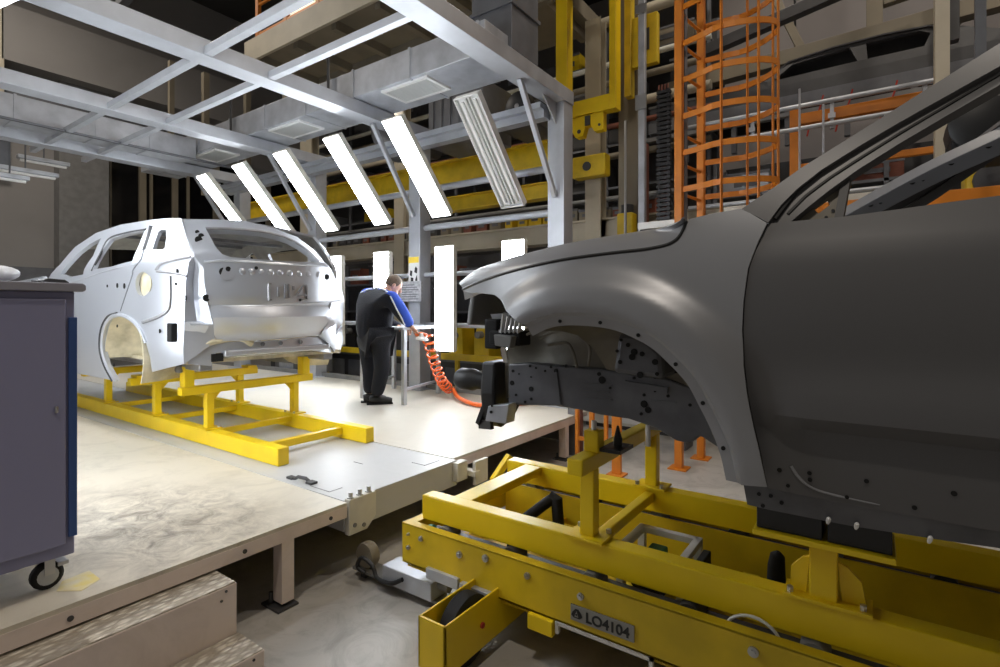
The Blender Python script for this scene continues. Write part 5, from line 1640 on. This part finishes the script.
# perforated inner pillar on the far side, seen through the door window
pa, pb, pc = at(845, 219, y=3.30), at(925, 176, y=3.22), at(1000, 141, y=3.14)
pts = catmull([pa, pb, pc, pc + (pc - pb) * 1.0], 6)
m = MB().tube(pts, 0.058, 4)
ip = m.build('inner_pillar', M['grey_lit'], gc, bevel=0.004)
m = MB()
for t in (2, 5, 8, 11):
    p = pts[t]
    m.disc(p + Vector((0, -0.045, -0.005)), (0, 1, 0), 0.012, 0.004, 12)
    m.disc(p + Vector((0.04, -0.045, 0.0)), (0, 1, 0), 0.007, 0.004, 10)
m.build_each('hole', M['hole'], ip)
# ================================================================ silver car body on the platform
SB, SC_ = 1.74, 2.625


def f_side(x, z):
    y = SB + 0.62 * max(0.0, z - 1.95) ** 1.25 + 0.10 * max(0.0, 1.3 - z)
    y += 0.40 * max(0.0, x + 5.0) ** 2
    y += 0.10 * max(0.0, -7.8 - x) ** 2
    return y


def g_rear(y, z):
    dy = abs(y - SC_)
    x = -4.13 - 0.36 * dy ** 2.2
    x -= 1.25 * max(0.0, z - 2.02) ** 1.15
    x += 0.055 * math.exp(-((z - 1.53) / 0.075) ** 2) * (1 - sstep(0.5, 0.8, dy))
    x -= 0.03 * sstep(1.66, 1.62, z)
    x -= 0.05 * sstep(1.46, 1.36, z)
    return x


sc = thing('silver_car_body', 'bright silver car body shell seen from behind on the yellow platform skid', 'car body', (-6.2, SC_, 1.0))


def sx_(px, py):
    p = on(px, py, f_side)
    return (p.x, p.z)


def ry_(px, py):
    p = onx(px, py, g_rear)
    return (p.y, p.z)


def smirror(o, name):
    me = o.data.copy()
    oy = wloc(sc).y
    for v in me.vertices:
        v.co.y = 2 * (SC_ - oy) - v.co.y
    me.flip_normals()
    c = bpy.data.objects.new(name, me); COL.objects.link(c); c.parent = sc
    for md in o.modifiers:
        n = c.modifiers.new(md.name, md.type)
        if md.type == 'SOLIDIFY':
            n.thickness = md.thickness; n.offset = md.offset; n.material_offset = md.material_offset
        elif md.type == 'EDGE_SPLIT':
            n.split_angle = md.split_angle
    return c


ROOF = [(46, 283), (60, 264.5), (75, 247), (96, 233), (120, 224.8), (150, 219.8), (165, 218.4), (181, 218.2)]
DPIL = [(184, 228), (188, 242), (192.5, 257), (189, 262), (186, 280), (185, 300), (184, 330), (184, 364)]
ARCH = [(152, 372), (150, 357), (146, 343), (139, 327.5), (129, 318), (119, 315), (110, 318.5), (104, 330), (102.5, 348), (107, 365), (116, 381)]
front_top = sx_(*ROOF[0])
so = [(-9.9, 1.70), (-9.7, 1.82), (-8.9, 1.88), (front_top[0] - 0.1, 1.93)] + [sx_(*p) for p in ROOF] + [sx_(*p) for p in DPIL] + [sx_(*p) for p in ARCH] + [(-7.6, sx_(116, 381)[1] + 0.0), (-8.3, 1.02), (-8.45, 1.35), (-8.8, 1.55), (-9.2, 1.35), (-9.35, 1.05), (-9.8, 1.1)]
H1 = [sx_(*p) for p in ((61, 274), (70, 262), (79, 252.5), (90, 244), (101, 238), (93, 256), (83, 274.5), (70, 277))]
H2 = [sx_(*p) for p in ((93, 269.5), (101, 253), (110.5, 239), (126, 234), (145, 230.5), (139, 245), (132.5, 261), (112, 266.5))]
H3 = [sx_(*p) for p in ((152.5, 249.5), (155.5, 240), (158.5, 231.5), (161, 229.8), (166, 229.5), (166.5, 238), (165, 247.5), (163, 249.5))]
fl0 = on(142.5, 284, f_side)
H4 = [(fl0.x + 0.085 * math.cos(2 * PI * k / 16), fl0.z + 0.095 * math.sin(2 * PI * k / 16)) for k in range(16)]
mm = orient(sheet(so, [H1, H2, H3, H4], 0.07, lambda a, b: Vector((a, f_side(a, b), b))), (-6, -5, 1.6))
sp = mm.build('side_panel', [M['silver_body'], M['silver_shaded']], sc, smooth=True, recalc=False, thick=0.03, moff=1)
smirror(sp, 'side_panel')


def sline(pts, r, name, m, dy=0.0, n=4, parent=None):
    return MB().tube(catmull([on(px, py, f_side) + Vector((0, dy, 0)) for px, py in pts], n), r, 6).build(name, m, parent or sp, smooth=True)


sline([(149.5, 226), (146, 240), (142, 256), (139, 262), (133, 270), (132, 276), (126, 294), (120.5, 311)], 0.009, 'door_gap', M['galv_dark'], 0.004)
sline([(151, 227), (147.5, 238), (143.5, 250)], 0.02, 'pillar_gap', M['darkgrey'], 0.008)
sline([(60, 285), (80, 280), (100, 273), (118, 268), (136, 264.5)], 0.006, 'belt_crease', M['silver_body'])
sline([(92, 271), (100, 255), (109, 239), (126, 233), (146, 229.5)], 0.010, 'window_seal', M['darkgrey'], 0.0)
sline([(170, 276), (170, 300), (167, 311), (155, 318), (143, 322)], 0.016, 'bumper_step', M['silver_shaded'], 0.0)
sline([(116, 381), (107, 365), (102.5, 348), (104, 330), (110, 318.5), (119, 315), (129, 318), (139, 327.5), (146, 343)], 0.017, 'arch_lip', M['silver_body'], 0.0)
sline([(113, 381), (104.6, 365), (100.3, 348), (101.8, 329), (108.3, 316.6), (118, 312.6)], 0.007, 'arch_seam', M['darkgrey'], -0.008)
MB().lathe(fl0 + Vector((0, 0.035, 0)), [(0.10, -0.015), (0.10, 0.0), (0.075, 0.04), (0.02, 0.05)], (0, 1, 0), 20).build('filler_cup', M['sealer'], sp, smooth=True)
m = MB()
for (px, py, r) in ((107.5, 286, .012), (117.5, 285.5, .02), (124.5, 286, .022), (160, 331, .016), (177, 271, .018), (176, 284, .012), (186, 298, .02), (117.5, 326, .012), (114, 365, .014)):
    m.disc(on(px, py, f_side) - Vector((0, 0.002, 0)), (0.1, 1, 0), r, 0.006, 12)
m.build_each('hole', M['hole'], sp)
p0, p1 = on(167, 323, f_side), on(177, 342, f_side)
MB().box((p0.x, p0.y - 0.004, p1.z), (p1.x, p0.y + 0.05, p0.z)).build('vent_opening', M['hole'], sp, bevel=0.01)
# wheel house
acx, acz, acr = fit_circle([on(px, py, f_side) for px, py in ARCH[1:-1]])
a_s = [math.radians(-28 + 9.6 * k) for k in range(23)]
SILL = on(116, 381, f_side).z
m = MB().grid([[Vector((acx + (acr - d) * math.cos(a), y, max(SILL + 0.02, acz + (acr - d) * math.sin(a)))) for a in a_s] for d, y in ((0.0, 1.76), (0.01, 1.9), (0.03, 2.05), (0.12, 2.14), (0.3, 2.16), (acr - 0.02, 2.17))])
orient(m, (acx, -3, acz))
ws = m.build('wheel_house', M['sealer'], sc, smooth=True, recalc=False, thick=0.01)
smirror(ws, 'wheel_house')
MB().prism([(acx - 0.02, SILL + 0.04), (acx + 0.40, SILL + 0.08), (acx + 0.36, acz - 0.05), (acx + 0.2, acz + 0.12), (acx + 0.04, acz + 0.05)], 'y', 2.0, 2.2).build('spring_seat', M['silver_shaded'], ws, bevel=0.03)
# tailgate
TG = [(183, 219.5), (210, 219.2), (246, 221), (276, 229), (297, 236.8), (313, 249), (324, 262), (331, 269), (337, 281), (341.5, 290), (343.5, 306), (342.5, 322), (337, 333), (318, 335.5), (290, 338), (258, 340.5), (217, 341), (213, 325), (207, 300), (204.5, 285), (203.5, 268), (200, 262), (194, 256), (189, 240)]
WH = [(206, 229), (226, 229.2), (246, 230.3), (262, 232), (276, 235), (290, 240), (299, 245), (309, 252), (319, 262), (300, 261.8), (280, 260.8), (255, 259), (230, 256.8), (222, 254), (215, 246)]
tg = [ry_(*p) for p in TG]; wh_ = [ry_(*p) for p in WH]
mm = orient(sheet(tg, [wh_], 0.05, lambda a, b: Vector((g_rear(a, b), a, b))), (5, SC_, 1.6))
tgo = mm.build('tailgate', M['silver_body'], sc, smooth=True, recalc=False, thick=0.05)


def rtube(pts, r, name, m, n=4, dx=0.0):
    return MB().tube(catmull([onx(px, py, g_rear) + Vector((dx, 0, 0)) for px, py in pts], n), r, 6).build(name, m, tgo, smooth=True)


rtube([(206, 228.6), (226, 228.8), (246, 229.9), (262, 231.6), (276, 234.6), (290, 239.6), (299, 244.6), (309, 251.6), (319, 261.5)], 0.012, 'glass_flange', M['silver_shaded'])
rtube([(212, 306.5), (240, 306.5), (280, 305), (320, 302.5), (341, 300)], 0.008, 'tailgate_crease', M['silver_body'])
rtube([(204, 262), (225, 260.5), (260, 262.5), (300, 265), (328, 266)], 0.012, 'shoulder_crease', M['silver_body'])
m = MB()
for (px, py, r) in ((223, 272, .035), (228, 269, .02), (326.5, 277, .028), (201, 236, .022), (198.5, 240, .03), (197, 232, .016), (206, 298, .028), (256, 268, .014), (300, 300, .012)):
    p = onx(px, py, g_rear)
    m.disc(p + Vector((0.004, 0, 0)), (1, 0.1, 0), r, 0.008, 14)
m.build_each('hole', M['hole'], tgo)
m = MB()
for k in range(9):
    px = 243 + 9.3 * k
    m.lathe(onx(px, 271 + 0.35 * k, g_rear), [(0.001, 0.009), (0.018, 0.006), (0.03, 0.0), (0.03, -0.01)], (1, 0, 0.2), 12)
m.build_each('pressed_dimple', M['silver_body'], tgo, smooth=True)
# lamp pocket pressed round hole on the left
MB().lathe(onx(226, 272, g_rear), [(0.065, 0.008), (0.055, 0.0), (0.04, -0.012), (0.0, -0.02)], (1, -0.15, 0.1), 18).build('lamp_pocket', M['silver_body'], tgo, smooth=True)
# stamped outlines where the plate and handle go
m = MB()
for seg in (((268, 284), (271, 283.6)), ((268, 284), (268.3, 300)), ((268.3, 300), (271.5, 299.7)), ((278, 287), (278.3, 297)), ((285, 284), (285.4, 298.5)), ((288.5, 284), (289, 298)), ((296, 296), (306.5, 295.3)), ((296, 296), (303, 285.5)), ((303, 285.5), (306, 285.3)), ((306, 285.3), (306.7, 299.5)), ((302, 300), (306.5, 299.6)), ((293, 286), (293.2, 290))):
    a, b = onx(*seg[0], g_rear), onx(*seg[1], g_rear)
    m.bar(a + Vector((0.004, 0, 0)), b + Vector((0.004, 0, 0)), 0.014, 0.014)
m.build_each('stamped_slot', M['silver_shaded'], tgo)
# corner between side and tailgate, with lamp recess
m = MB()
L0 = [(181, 218.2), (184, 228), (188, 242), (192.5, 257), (189, 262), (186, 280), (185, 300), (184, 330), (184, 364)]
R0 = [(183, 219.5), (187, 230), (190, 243), (194.5, 256.5), (204, 268), (204.5, 285), (207, 300), (213, 325), (215, 341)]
la = [on(px, py, f_side) for px, py in L0]; rb = [onx(px, py, g_rear) for px, py in R0]
mid = []
for k, (a, b) in enumerate(zip(la, rb)):
    c = (a + b) / 2
    depth = (0.0, 0.0, 0.0, 0.0, -0.05, -0.07, -0.06, -0.02, 0.02)[k]
    mid.append(c + Vector((depth, -depth * 0.2, 0)))
m.grid([[Vector(p) for p in la], mid, [Vector(p) for p in rb]])
orient(m, (0, 0, 1.6))
cp = m.build('rear_corner', M['silver_body'], sc, smooth=True, recalc=False, thick=0.02)
smirror(cp, 'rear_corner')
sline([(156, 270), (161, 264), (172, 260.5), (184, 258), (191, 257)], 0.012, 'lamp_recess_edge', M['silver_shaded'])
sline([(157, 271), (168, 272.5), (180, 274), (187, 276)], 0.012, 'lamp_recess_edge', M['silver_shaded'])
# rear panel under the tailgate
RP = [(184, 322), (200, 323), (214, 327), (216, 342), (258, 341.5), (300, 338), (337, 334), (343, 326), (343.5, 340), (340, 353), (322, 352), (300, 348), (262, 352), (232, 351), (216, 353), (211, 366), (186, 364)]


def g_low(y, z):
    return g_rear(y, max(z, 1.36)) - 0.06 * sstep(0.75, 0.2, abs(y - SC_)) + 0.01


rp = [(onx(px, py, g_low).y, onx(px, py, g_low).z) for px, py in RP]
mm = orient(sheet(rp, [], 0.06, lambda a, b: Vector((g_low(a, b), a, b))), (5, SC_, 1.2))
rpo = mm.build('rear_panel', M['silver_body'], sc, smooth=True, recalc=False, thick=0.03)
a, b = onx(211, 354, g_low), onx(219, 361.5, g_low)
MB().box((a.x - 0.02, a.y, b.z), (a.x + 0.022, a.y + 0.09, a.z + 0.0)).build('square_hole', M['hole'], rpo, bevel=0.004)
MB().tube([onx(190, 325, g_low), onx(214, 324.6, g_low)], 0.010).build('edge_fold', M['silver_body'], rpo)
MB().tube(catmull([onx(px, py, g_low) for px, py in ((195, 347), (215, 341), (240, 338), (252, 344))], 5), 0.028, 8).build('sealer_bead', M['sealer'], rpo, smooth=True)
m = MB()
m.bar((-4.29, 2.2, 1.235), (-4.29, 3.2, 1.235), 0.08, 0.05)
m.build('bumper_beam', M['silver_body'], sc, bevel=0.012)
m = MB()
for (px, py) in ((190, 343), (198, 343), (262, 344), (280, 343), (300, 342), (325, 345), (332, 347)):
    m.disc(onx(px, py, g_low) + Vector((0.012, 0, 0)), (1, 0, 0), 0.018, 0.012, 10)
m.build_each('weld_nut', M['galv_dark'], rpo)
# underside, roof, inside
MB().box((-8.4, 1.95, 1.16), (-4.35, 3.40, 1.19)).build('floor_pan', M['sealer'], sc)
for y in (2.05, 3.2):
    MB().box((-8.3, y, 1.10), (-4.35, y + 0.1, 1.17)).build('chassis_rail', M['silver_shaded'], sc, bevel=0.01)
tops = [on(px, py, f_side) for px, py in ROOF[2:]]
rows = []
for p in tops:
    rows.append([Vector((p.x - 0.0, p.y + (2 * SC_ - 2 * p.y) * j / 12, p.z - 0.004 + 0.045 * math.sin(PI * j / 12))) for j in range(13)])
m = MB().grid(rows); orient(m, (-6, SC_, 9))
m.build('roof_panel', [M['silver_body'], M['silver_shaded']], sc, smooth=True, recalc=False, thick=0.02, moff=1)
for (x, z) in ((-5.2, 2.26), (-6.0, 2.30)):
    MB().bar((x, 2.05, z), (x, 3.28, z), 0.08, 0.03).build('roof_bow', M['silver_shaded'], sc)
for sgn in (-1, 1):
    y = SC_ + sgn * 0.55
    MB().tube(catmull([(-5.0, y, 2.28), (-4.62, y - sgn * 0.02, 2.2), (-4.35, y, 2.02)], 6), 0.02, 8).build('gas_strut_channel', M['silver_shaded'], sc, smooth=True)
MB().box((-6.3, 2.0, 1.19), (-6.2, 3.34, 1.55)).build('seat_bulkhead', M['silver_shaded'], sc, bevel=0.02)
MB().grid([[(x, y, z) for y in (1.95, 2.3, 2.67, 3.04, 3.39)] for x, z in ((-7.9, 1.90), (-8.6, 1.88), (-9.3, 1.84), (-9.75, 1.76), (-9.85, 1.6))]).build('hood', M['silver_body'], sc, smooth=True, thick=0.02)
# ================================================================ worker, bench, air hose
wb = thing('work_bench', 'small steel work bench standing in front of the worker', 'bench', (-5.1, 5.0, T))
tp_ = [(-4.55, 4.45), (-4.80, 5.5), (-5.75, 5.45), (-5.45, 4.5)]
MB().prism(tp_, 'z', 1.345, 1.375).build('top', M['galv'], wb, bevel=0.004)
for (x, y) in ((-4.60, 4.52), (-4.86, 5.42), (-5.68, 5.38), (-5.40, 4.57)):
    MB().box((x - 0.025, y - 0.025, T), (x + 0.025, y + 0.025, 1.345)).build('leg', M['galv'], wb, bevel=0.003)
MB().bar((-4.62, 4.55, 0.62), (-4.86, 5.4, 0.62), 0.03, 0.03).build('stretcher', M['galv'], wb)
MB().bar((-5.40, 4.6, 0.62), (-5.68, 5.36, 0.62), 0.03, 0.03).build('stretcher', M['galv'], wb)


def skin_mesh(name, nodes, edges, level=2):
    """grow a continuous surface on a skeleton; returns a plain mesh"""
    bm = bmesh.new()
    lay = bm.verts.layers.skin.verify()
    V = {}
    for i, (k, (p, r)) in enumerate(nodes.items()):
        v = bm.verts.new(p)
        v[lay].radius = r if isinstance(r, tuple) else (r, r)
        v[lay].use_root = (i == 0)
        V[k] = v
    for a, b in edges:
        bm.edges.new((V[a], V[b]))
    me = bpy.data.meshes.new(name + '_skeleton'); bm.to_mesh(me); bm.free()
    o = bpy.data.objects.new(name + '_skeleton', me); COL.objects.link(o)
    s = o.modifiers.new('skin', 'SKIN'); s.use_smooth_shade = True; s.branch_smoothing = 0.4
    ss = o.modifiers.new('sub', 'SUBSURF'); ss.levels = level; ss.render_levels = level
    bpy.context.view_layer.update()
    dg = bpy.context.evaluated_depsgraph_get()
    out = bpy.data.meshes.new_from_object(o.evaluated_get(dg))
    bpy.data.objects.remove(o)
    return out


def mesh_obj(name, me, mats, parent=None, off=None):
    me.materials.clear()
    for m in mats:
        me.materials.append(m)
    o = bpy.data.objects.new(name, me); COL.objects.link(o)
    if parent is not None:
        o.parent = parent; off = wloc(parent)
    else:
        o.location = off
    for v in me.vertices:
        v.co -= off
    for p in me.polygons:
        p.use_smooth = True
    return o


W = lambda px, py, y: at(px, py, y=y)
J = dict(pelvis=W(374, 337, 4.37), belly=W(373, 322, 4.40), chest=W(376, 301, 4.46), neck=W(387, 292, 4.53), skull=W(391.5, 287, 4.58),
         rsh=W(391, 297, 4.38), rel=W(403, 315, 4.47), rwr=W(412, 327, 4.62), lsh=W(366, 295, 4.62), lel=W(381, 318, 4.86), lwr=W(401, 328, 4.78),
         rhip=W(381, 342, 4.33), rkn=W(382, 371, 4.38), ran=W(376, 399, 4.36), lhip=W(367, 342, 4.44), lkn=W(370, 371, 4.47), lan=W(370, 398, 4.42))
J['ran'].z = max(J['ran'].z, T + 0.09); J['lan'].z = max(J['lan'].z, T + 0.09)
fd = Vector((0.62, 0.78, 0))
nodes = {'pelvis': (J['pelvis'], 0.15), 'belly': (J['belly'], 0.15), 'chest': (J['chest'], 0.16), 'neck': (J['neck'], 0.065), 'skull': (J['skull'], 0.07),
         'rsh': (J['rsh'], 0.07), 'rel': (J['rel'], 0.05), 'rwr': (J['rwr'], 0.032), 'lsh': (J['lsh'], 0.07), 'lel': (J['lel'], 0.05), 'lwr': (J['lwr'], 0.032),
         'rhip': (J['rhip'], 0.10), 'rkn': (J['rkn'], 0.065), 'ran': (J['ran'], 0.045), 'lhip': (J['lhip'], 0.10), 'lkn': (J['lkn'], 0.065), 'lan': (J['lan'], 0.045)}
edges = [('pelvis', 'belly'), ('belly', 'chest'), ('chest', 'neck'), ('neck', 'skull'), ('chest', 'rsh'), ('rsh', 'rel'), ('rel', 'rwr'), ('chest', 'lsh'), ('lsh', 'lel'), ('lel', 'lwr'),
         ('pelvis', 'rhip'), ('rhip', 'rkn'), ('rkn', 'ran'), ('pelvis', 'lhip'), ('lhip', 'lkn'), ('lkn', 'lan')]
for s, d0 in (('r', (J['rwr'] - J['rel']).normalized()), ('l', (J['lwr'] - J['lel']).normalized())):
    w = J[s + 'wr']
    side = d0.cross(Vector((0, 0, 1))).normalized()
    palm = w + d0 * 0.06
    nodes[s + 'palm'] = (palm, (0.042, 0.022))
    edges.append((s + 'wr', s + 'palm'))
    for k, (o_, ln) in enumerate(((-0.034, 0.075), (-0.012, 0.09), (0.012, 0.085), (0.034, 0.068))):
        a = palm + d0 * 0.045 + side * o_
        b = a + d0 * ln * 0.5 + Vector((0, 0, -0.012))
        c = b + d0 * ln * 0.3 + Vector((0, 0, -0.035))
        for q, (p, r) in enumerate(((a, 0.0105), (b, 0.0095), (c, 0.008))):
            nodes['%sf%d%d' % (s, k, q)] = (p, r)
        edges += [(s + 'palm', '%sf%d0' % (s, k)), ('%sf%d0' % (s, k), '%sf%d1' % (s, k)), ('%sf%d1' % (s, k), '%sf%d2' % (s, k))]
    th = -1 if s == 'r' else 1
    a = palm - d0 * 0.02 + side * 0.05 * th; b = a + d0 * 0.05 + side * 0.03 * th + Vector((0, 0, -0.02))
    nodes[s + 't0'] = (a, 0.012); nodes[s + 't1'] = (b, 0.009)
    edges += [(s + 'wr', s + 't0'), (s + 't0', s + 't1')]
me = skin_mesh('body', nodes, edges, 2)
# head joined into the same body mesh
bm = bmesh.new(); bm.from_mesh(me)
hc = J['skull'] + Vector((0.01, 0.02, 0.015))
look = Vector((0.52, 0.74, -0.62)).normalized()          # towards the hands
sidev = look.cross(Vector((0, 0, 1))).normalized(); upv = sidev.cross(look).normalized()
R = Matrix((sidev, look, upv)).transposed().to_4x4()


def head_ball(c, sx, sy, sz, u=18, v=12):
    bmesh.ops.create_uvsphere(bm, u_segments=u, v_segments=v, radius=1, matrix=Matrix.Translation(hc) @ R @ Matrix.Translation(c) @ Matrix.Diagonal((sx, sy, sz, 1)))


head_ball((0, 0, 0.02), 0.078, 0.098, 0.105)
head_ball((0, 0.035, -0.06), 0.062, 0.07, 0.065)
head_ball((0, 0.108, -0.012), 0.014, 0.022, 0.026, 8, 6)
head_ball((0, 0.095, -0.065), 0.026, 0.012, 0.008, 8, 6)
for s in (-1, 1):
    head_ball((s * 0.088, -0.005, -0.005), 0.012, 0.022, 0.034, 8, 6)
    head_ball((s * 0.034, 0.094, 0.018), 0.015, 0.010, 0.010, 8, 6)
bm.to_mesh(me); bm.free()
wk = mesh_obj('person', me, [M['skin']], None, Vector((J['pelvis'].x, J['pelvis'].y, T)))
tag(wk, 'worker in dark jacket with blue shoulders bending over the bench', 'person')
# clothes
up = lambda k, s: (J[k], s)
jn = {'pelvis': (J['pelvis'] + Vector((0, 0, -0.10)), 0.23), 'belly': up('belly', 0.27), 'chest': up('chest', 0.275), 'neck': (J['chest'].lerp(J['neck'], 0.7), 0.155), 'rsh': up('rsh', 0.115), 'rel': up('rel', 0.088), 'rwr': (J['rel'].lerp(J['rwr'], 0.92), 0.058), 'lsh': up('lsh', 0.105), 'lel': up('lel', 0.078), 'lwr': (J['lel'].lerp(J['lwr'], 0.92), 0.058)}
je = [('pelvis', 'belly'), ('belly', 'chest'), ('chest', 'neck'), ('chest', 'rsh'), ('rsh', 'rel'), ('rel', 'rwr'), ('chest', 'lsh'), ('lsh', 'lel'), ('lel', 'lwr')]
jk = skin_mesh('jacket', jn, je, 2)
# blue shoulder yoke, collar and sleeve backs are panels of the same jacket
jo = mesh_obj('jacket', jk, [M['navy'], M['blue_fabric']], wk)
offw = wloc(wk)
YOKE = [(350, 296), (362, 293), (368, 290.5), (375, 289), (382, 289.5), (387, 292.5), (391, 298), (396, 308), (402, 318), (406, 327), (418, 324), (408, 302), (400, 286), (388, 272), (366, 272), (350, 280)]


def to_photo(p):
    D = p.x * FWX + p.y * FWY
    return (500 + FPX * (p.x * RTX + p.y * RTY) / D, HORIZON - FPX * (p.z - CAMZ) / D)


from mathutils.bvhtree import BVHTree
_tree = BVHTree.FromPolygons([v.co + offw for v in jk.vertices], [tuple(p.vertices) for p in jk.polygons])
for p in jk.polygons:
    if inside(to_photo(p.center + offw), YOKE):
        p.material_index = 1
jo['label'] = 'dark jacket with royal blue shoulder yoke and sleeve'
# pale piping below the yoke and along the sleeve
pp = []
for px, py in ((361, 293), (368, 290), (375, 288.5), (382, 289), (387, 292), (391, 297.5), (396, 307.5), (401, 317), (405, 325)):
    h = _tree.ray_cast(Vector((0, 0, CAMZ)), Vector(ray(px, py)).normalized())
    if h[0] is not None:
        pp.append(h[0] + h[1] * 0.004)
m = MB().tube(catmull(pp, 5), 0.009, 6)
m.build('piping', M['reflective'], jo, smooth=True)
tn = {'pelvis': up('pelvis', 0.185), 'rhip': up('rhip', 0.125), 'rkn': up('rkn', 0.098), 'ran': (J['ran'] + Vector((0, 0, 0.0)), 0.085), 'lhip': up('lhip', 0.125), 'lkn': up('lkn', 0.098), 'lan': (J['lan'] + Vector((0, 0, 0.0)), 0.085)}
te = [('pelvis', 'rhip'), ('rhip', 'rkn'), ('rkn', 'ran'), ('pelvis', 'lhip'), ('lhip', 'lkn'), ('lkn', 'lan')]
mesh_obj('trousers', skin_mesh('trousers', tn, te, 2), [M['navy']], wk)
for k in ('ran', 'lan'):
    a = J[k]
    m = MB()
    m.tube(catmull([(a.x - fd.x * 0.08, a.y - fd.y * 0.08, T + 0.055), (a.x, a.y, T + 0.06), (a.x + fd.x * 0.10, a.y + fd.y * 0.10, T + 0.048), (a.x + fd.x * 0.19, a.y + fd.y * 0.19, T + 0.036)], 5), [0.035, 0.045, 0.05, 0.05, 0.05, 0.05, 0.05, 0.05, 0.048, 0.046, 0.045, 0.044, 0.042, 0.04, 0.037, 0.03], 12)
    sh_ = m.build('shoe', M['shoe'], wk, smooth=True)
    MB().bar((a.x - fd.x * 0.11, a.y - fd.y * 0.11, T + 0.009), (a.x + fd.x * 0.20, a.y + fd.y * 0.20, T + 0.009), 0.085, 0.016).build('sole', M['rubber'], sh_, bevel=0.004)
bmh = MB()
bmesh.ops.create_uvsphere(bmh.bm, u_segments=20, v_segments=14, radius=1, matrix=Matrix.Translation(hc) @ R @ Matrix.Translation((0, -0.018, 0.035)) @ Matrix.Diagonal((0.087, 0.101, 0.105, 1)))
inv = (Matrix.Translation(hc) @ R).inverted()
kill = [f for f in bmh.bm.faces if (inv @ f.calc_center_median()).z < -0.03 + 0.5 * max(0, (inv @ f.calc_center_median()).y + 0.01) or (inv @ f.calc_center_median()).y > 0.07]
bmesh.ops.delete(bmh.bm, geom=kill, context='FACES')
bmh.build('hair', M['hair'], wk, smooth=True, split=False)
# sander in the hand
sd = thing('hand_sander', 'small orange and white hand sander held by the worker', 'sander', (-4.45, 4.75, 1.40))
hp = J['rwr'] + (J['rwr'] - J['rel']).normalized() * 0.12
MB().lathe(hp + Vector((0.05, 0.03, -0.085)), [(0.03, 0), (0.075, 0.005), (0.075, 0.03), (0.045, 0.05), (0.04, 0.09), (0.02, 0.10)], (0.1, 0.1, 1), 16).build('motor', M['white'], sd, smooth=True)
MB().tube([hp + Vector((-0.02, 0, -0.01)), hp + Vector((0.05, 0.02, -0.0)), hp + Vector((0.12, 0.05, -0.02))], 0.022, 10).build('grip', M['hose'], sd, smooth=True)
# coiled orange air hose
a0, a1 = hp + Vector((0.12, 0.05, -0.03)), at(449, 389, z=T + 0.10)
path = catmull([a0, a0.lerp(a1, 0.3) + Vector((0, 0, -0.10)), a0.lerp(a1, 0.65) + Vector((0, 0, -0.12)), a1], 60)
pts = []
nturn = 11
for i, p in enumerate(path):
    t = i / (len(path) - 1)
    d = (path[min(i + 1, len(path) - 1)] - path[max(i - 1, 0)]).normalized()
    s = d.cross(Vector((0, 0, 1))).normalized(); u = s.cross(d)
    an = 2 * PI * nturn * t
    pts.append(p + (s * math.cos(an) + u * math.sin(an)) * 0.062)
tail = catmull([pts[-1], at(458, 397, z=T + 0.05), at(470, 403, z=T + 0.035), at(484, 405.5, z=T + 0.03), at(500, 406, z=T + 0.03), at(530, 402, z=T + 0.03)], 8)
hs = MB().tube(pts, 0.012, 8)
ho = hs.build('air_hose', M['hose'], smooth=True)
tag(ho, 'orange coiled air hose hanging from the bench down to the platform', 'hose')
MB().tube(tail, 0.026, 10).build('straight_hose', M['hose'], ho, smooth=True)
# ================================================================ camera, world, exposure
cam = bpy.data.cameras.new('camera')
co = bpy.data.objects.new('camera', cam)
COL.objects.link(co)
cam.sensor_width = 36.0
cam.lens = 36.0 * FPX / 1000.0
cam.shift_y = (HORIZON - 333.5) / 1000.0
cam.clip_start = 0.02
cam.clip_end = 200
rot = Matrix(((RTX, 0, -FWX), (RTY, 0, -FWY), (0, 1, 0)))
co.matrix_world = Matrix.Translation((0, 0, CAMZ)) @ rot.to_4x4()
SC.camera = co

wd = bpy.data.worlds.new('hall_air')
SC.world = wd
wd.use_nodes = True
wd.node_tree.nodes['Background'].inputs[0].default_value = (1.0, 0.93, 0.85, 1)
wd.node_tree.nodes['Background'].inputs[1].default_value = 0.13

# working units -> metres
for o in list(SC.objects):
    if o.parent is None:
        if o is co:
            o.location = o.location * REAL
        else:
            o.location = o.location * REAL
            o.scale = o.scale * REAL

SC.view_settings.view_transform = 'Standard'
SC.view_settings.look = 'None'
SC.view_settings.gamma = 1.0
SC.view_settings.use_curve_mapping = False
SC.view_settings.exposure = 0.0
SC.cycles.use_denoising = True
SC.cycles.max_bounces = 6
SC.cycles.diffuse_bounces = 3
SC.cycles.glossy_bounces = 3
SC.cycles.sample_clamp_indirect = 6.0
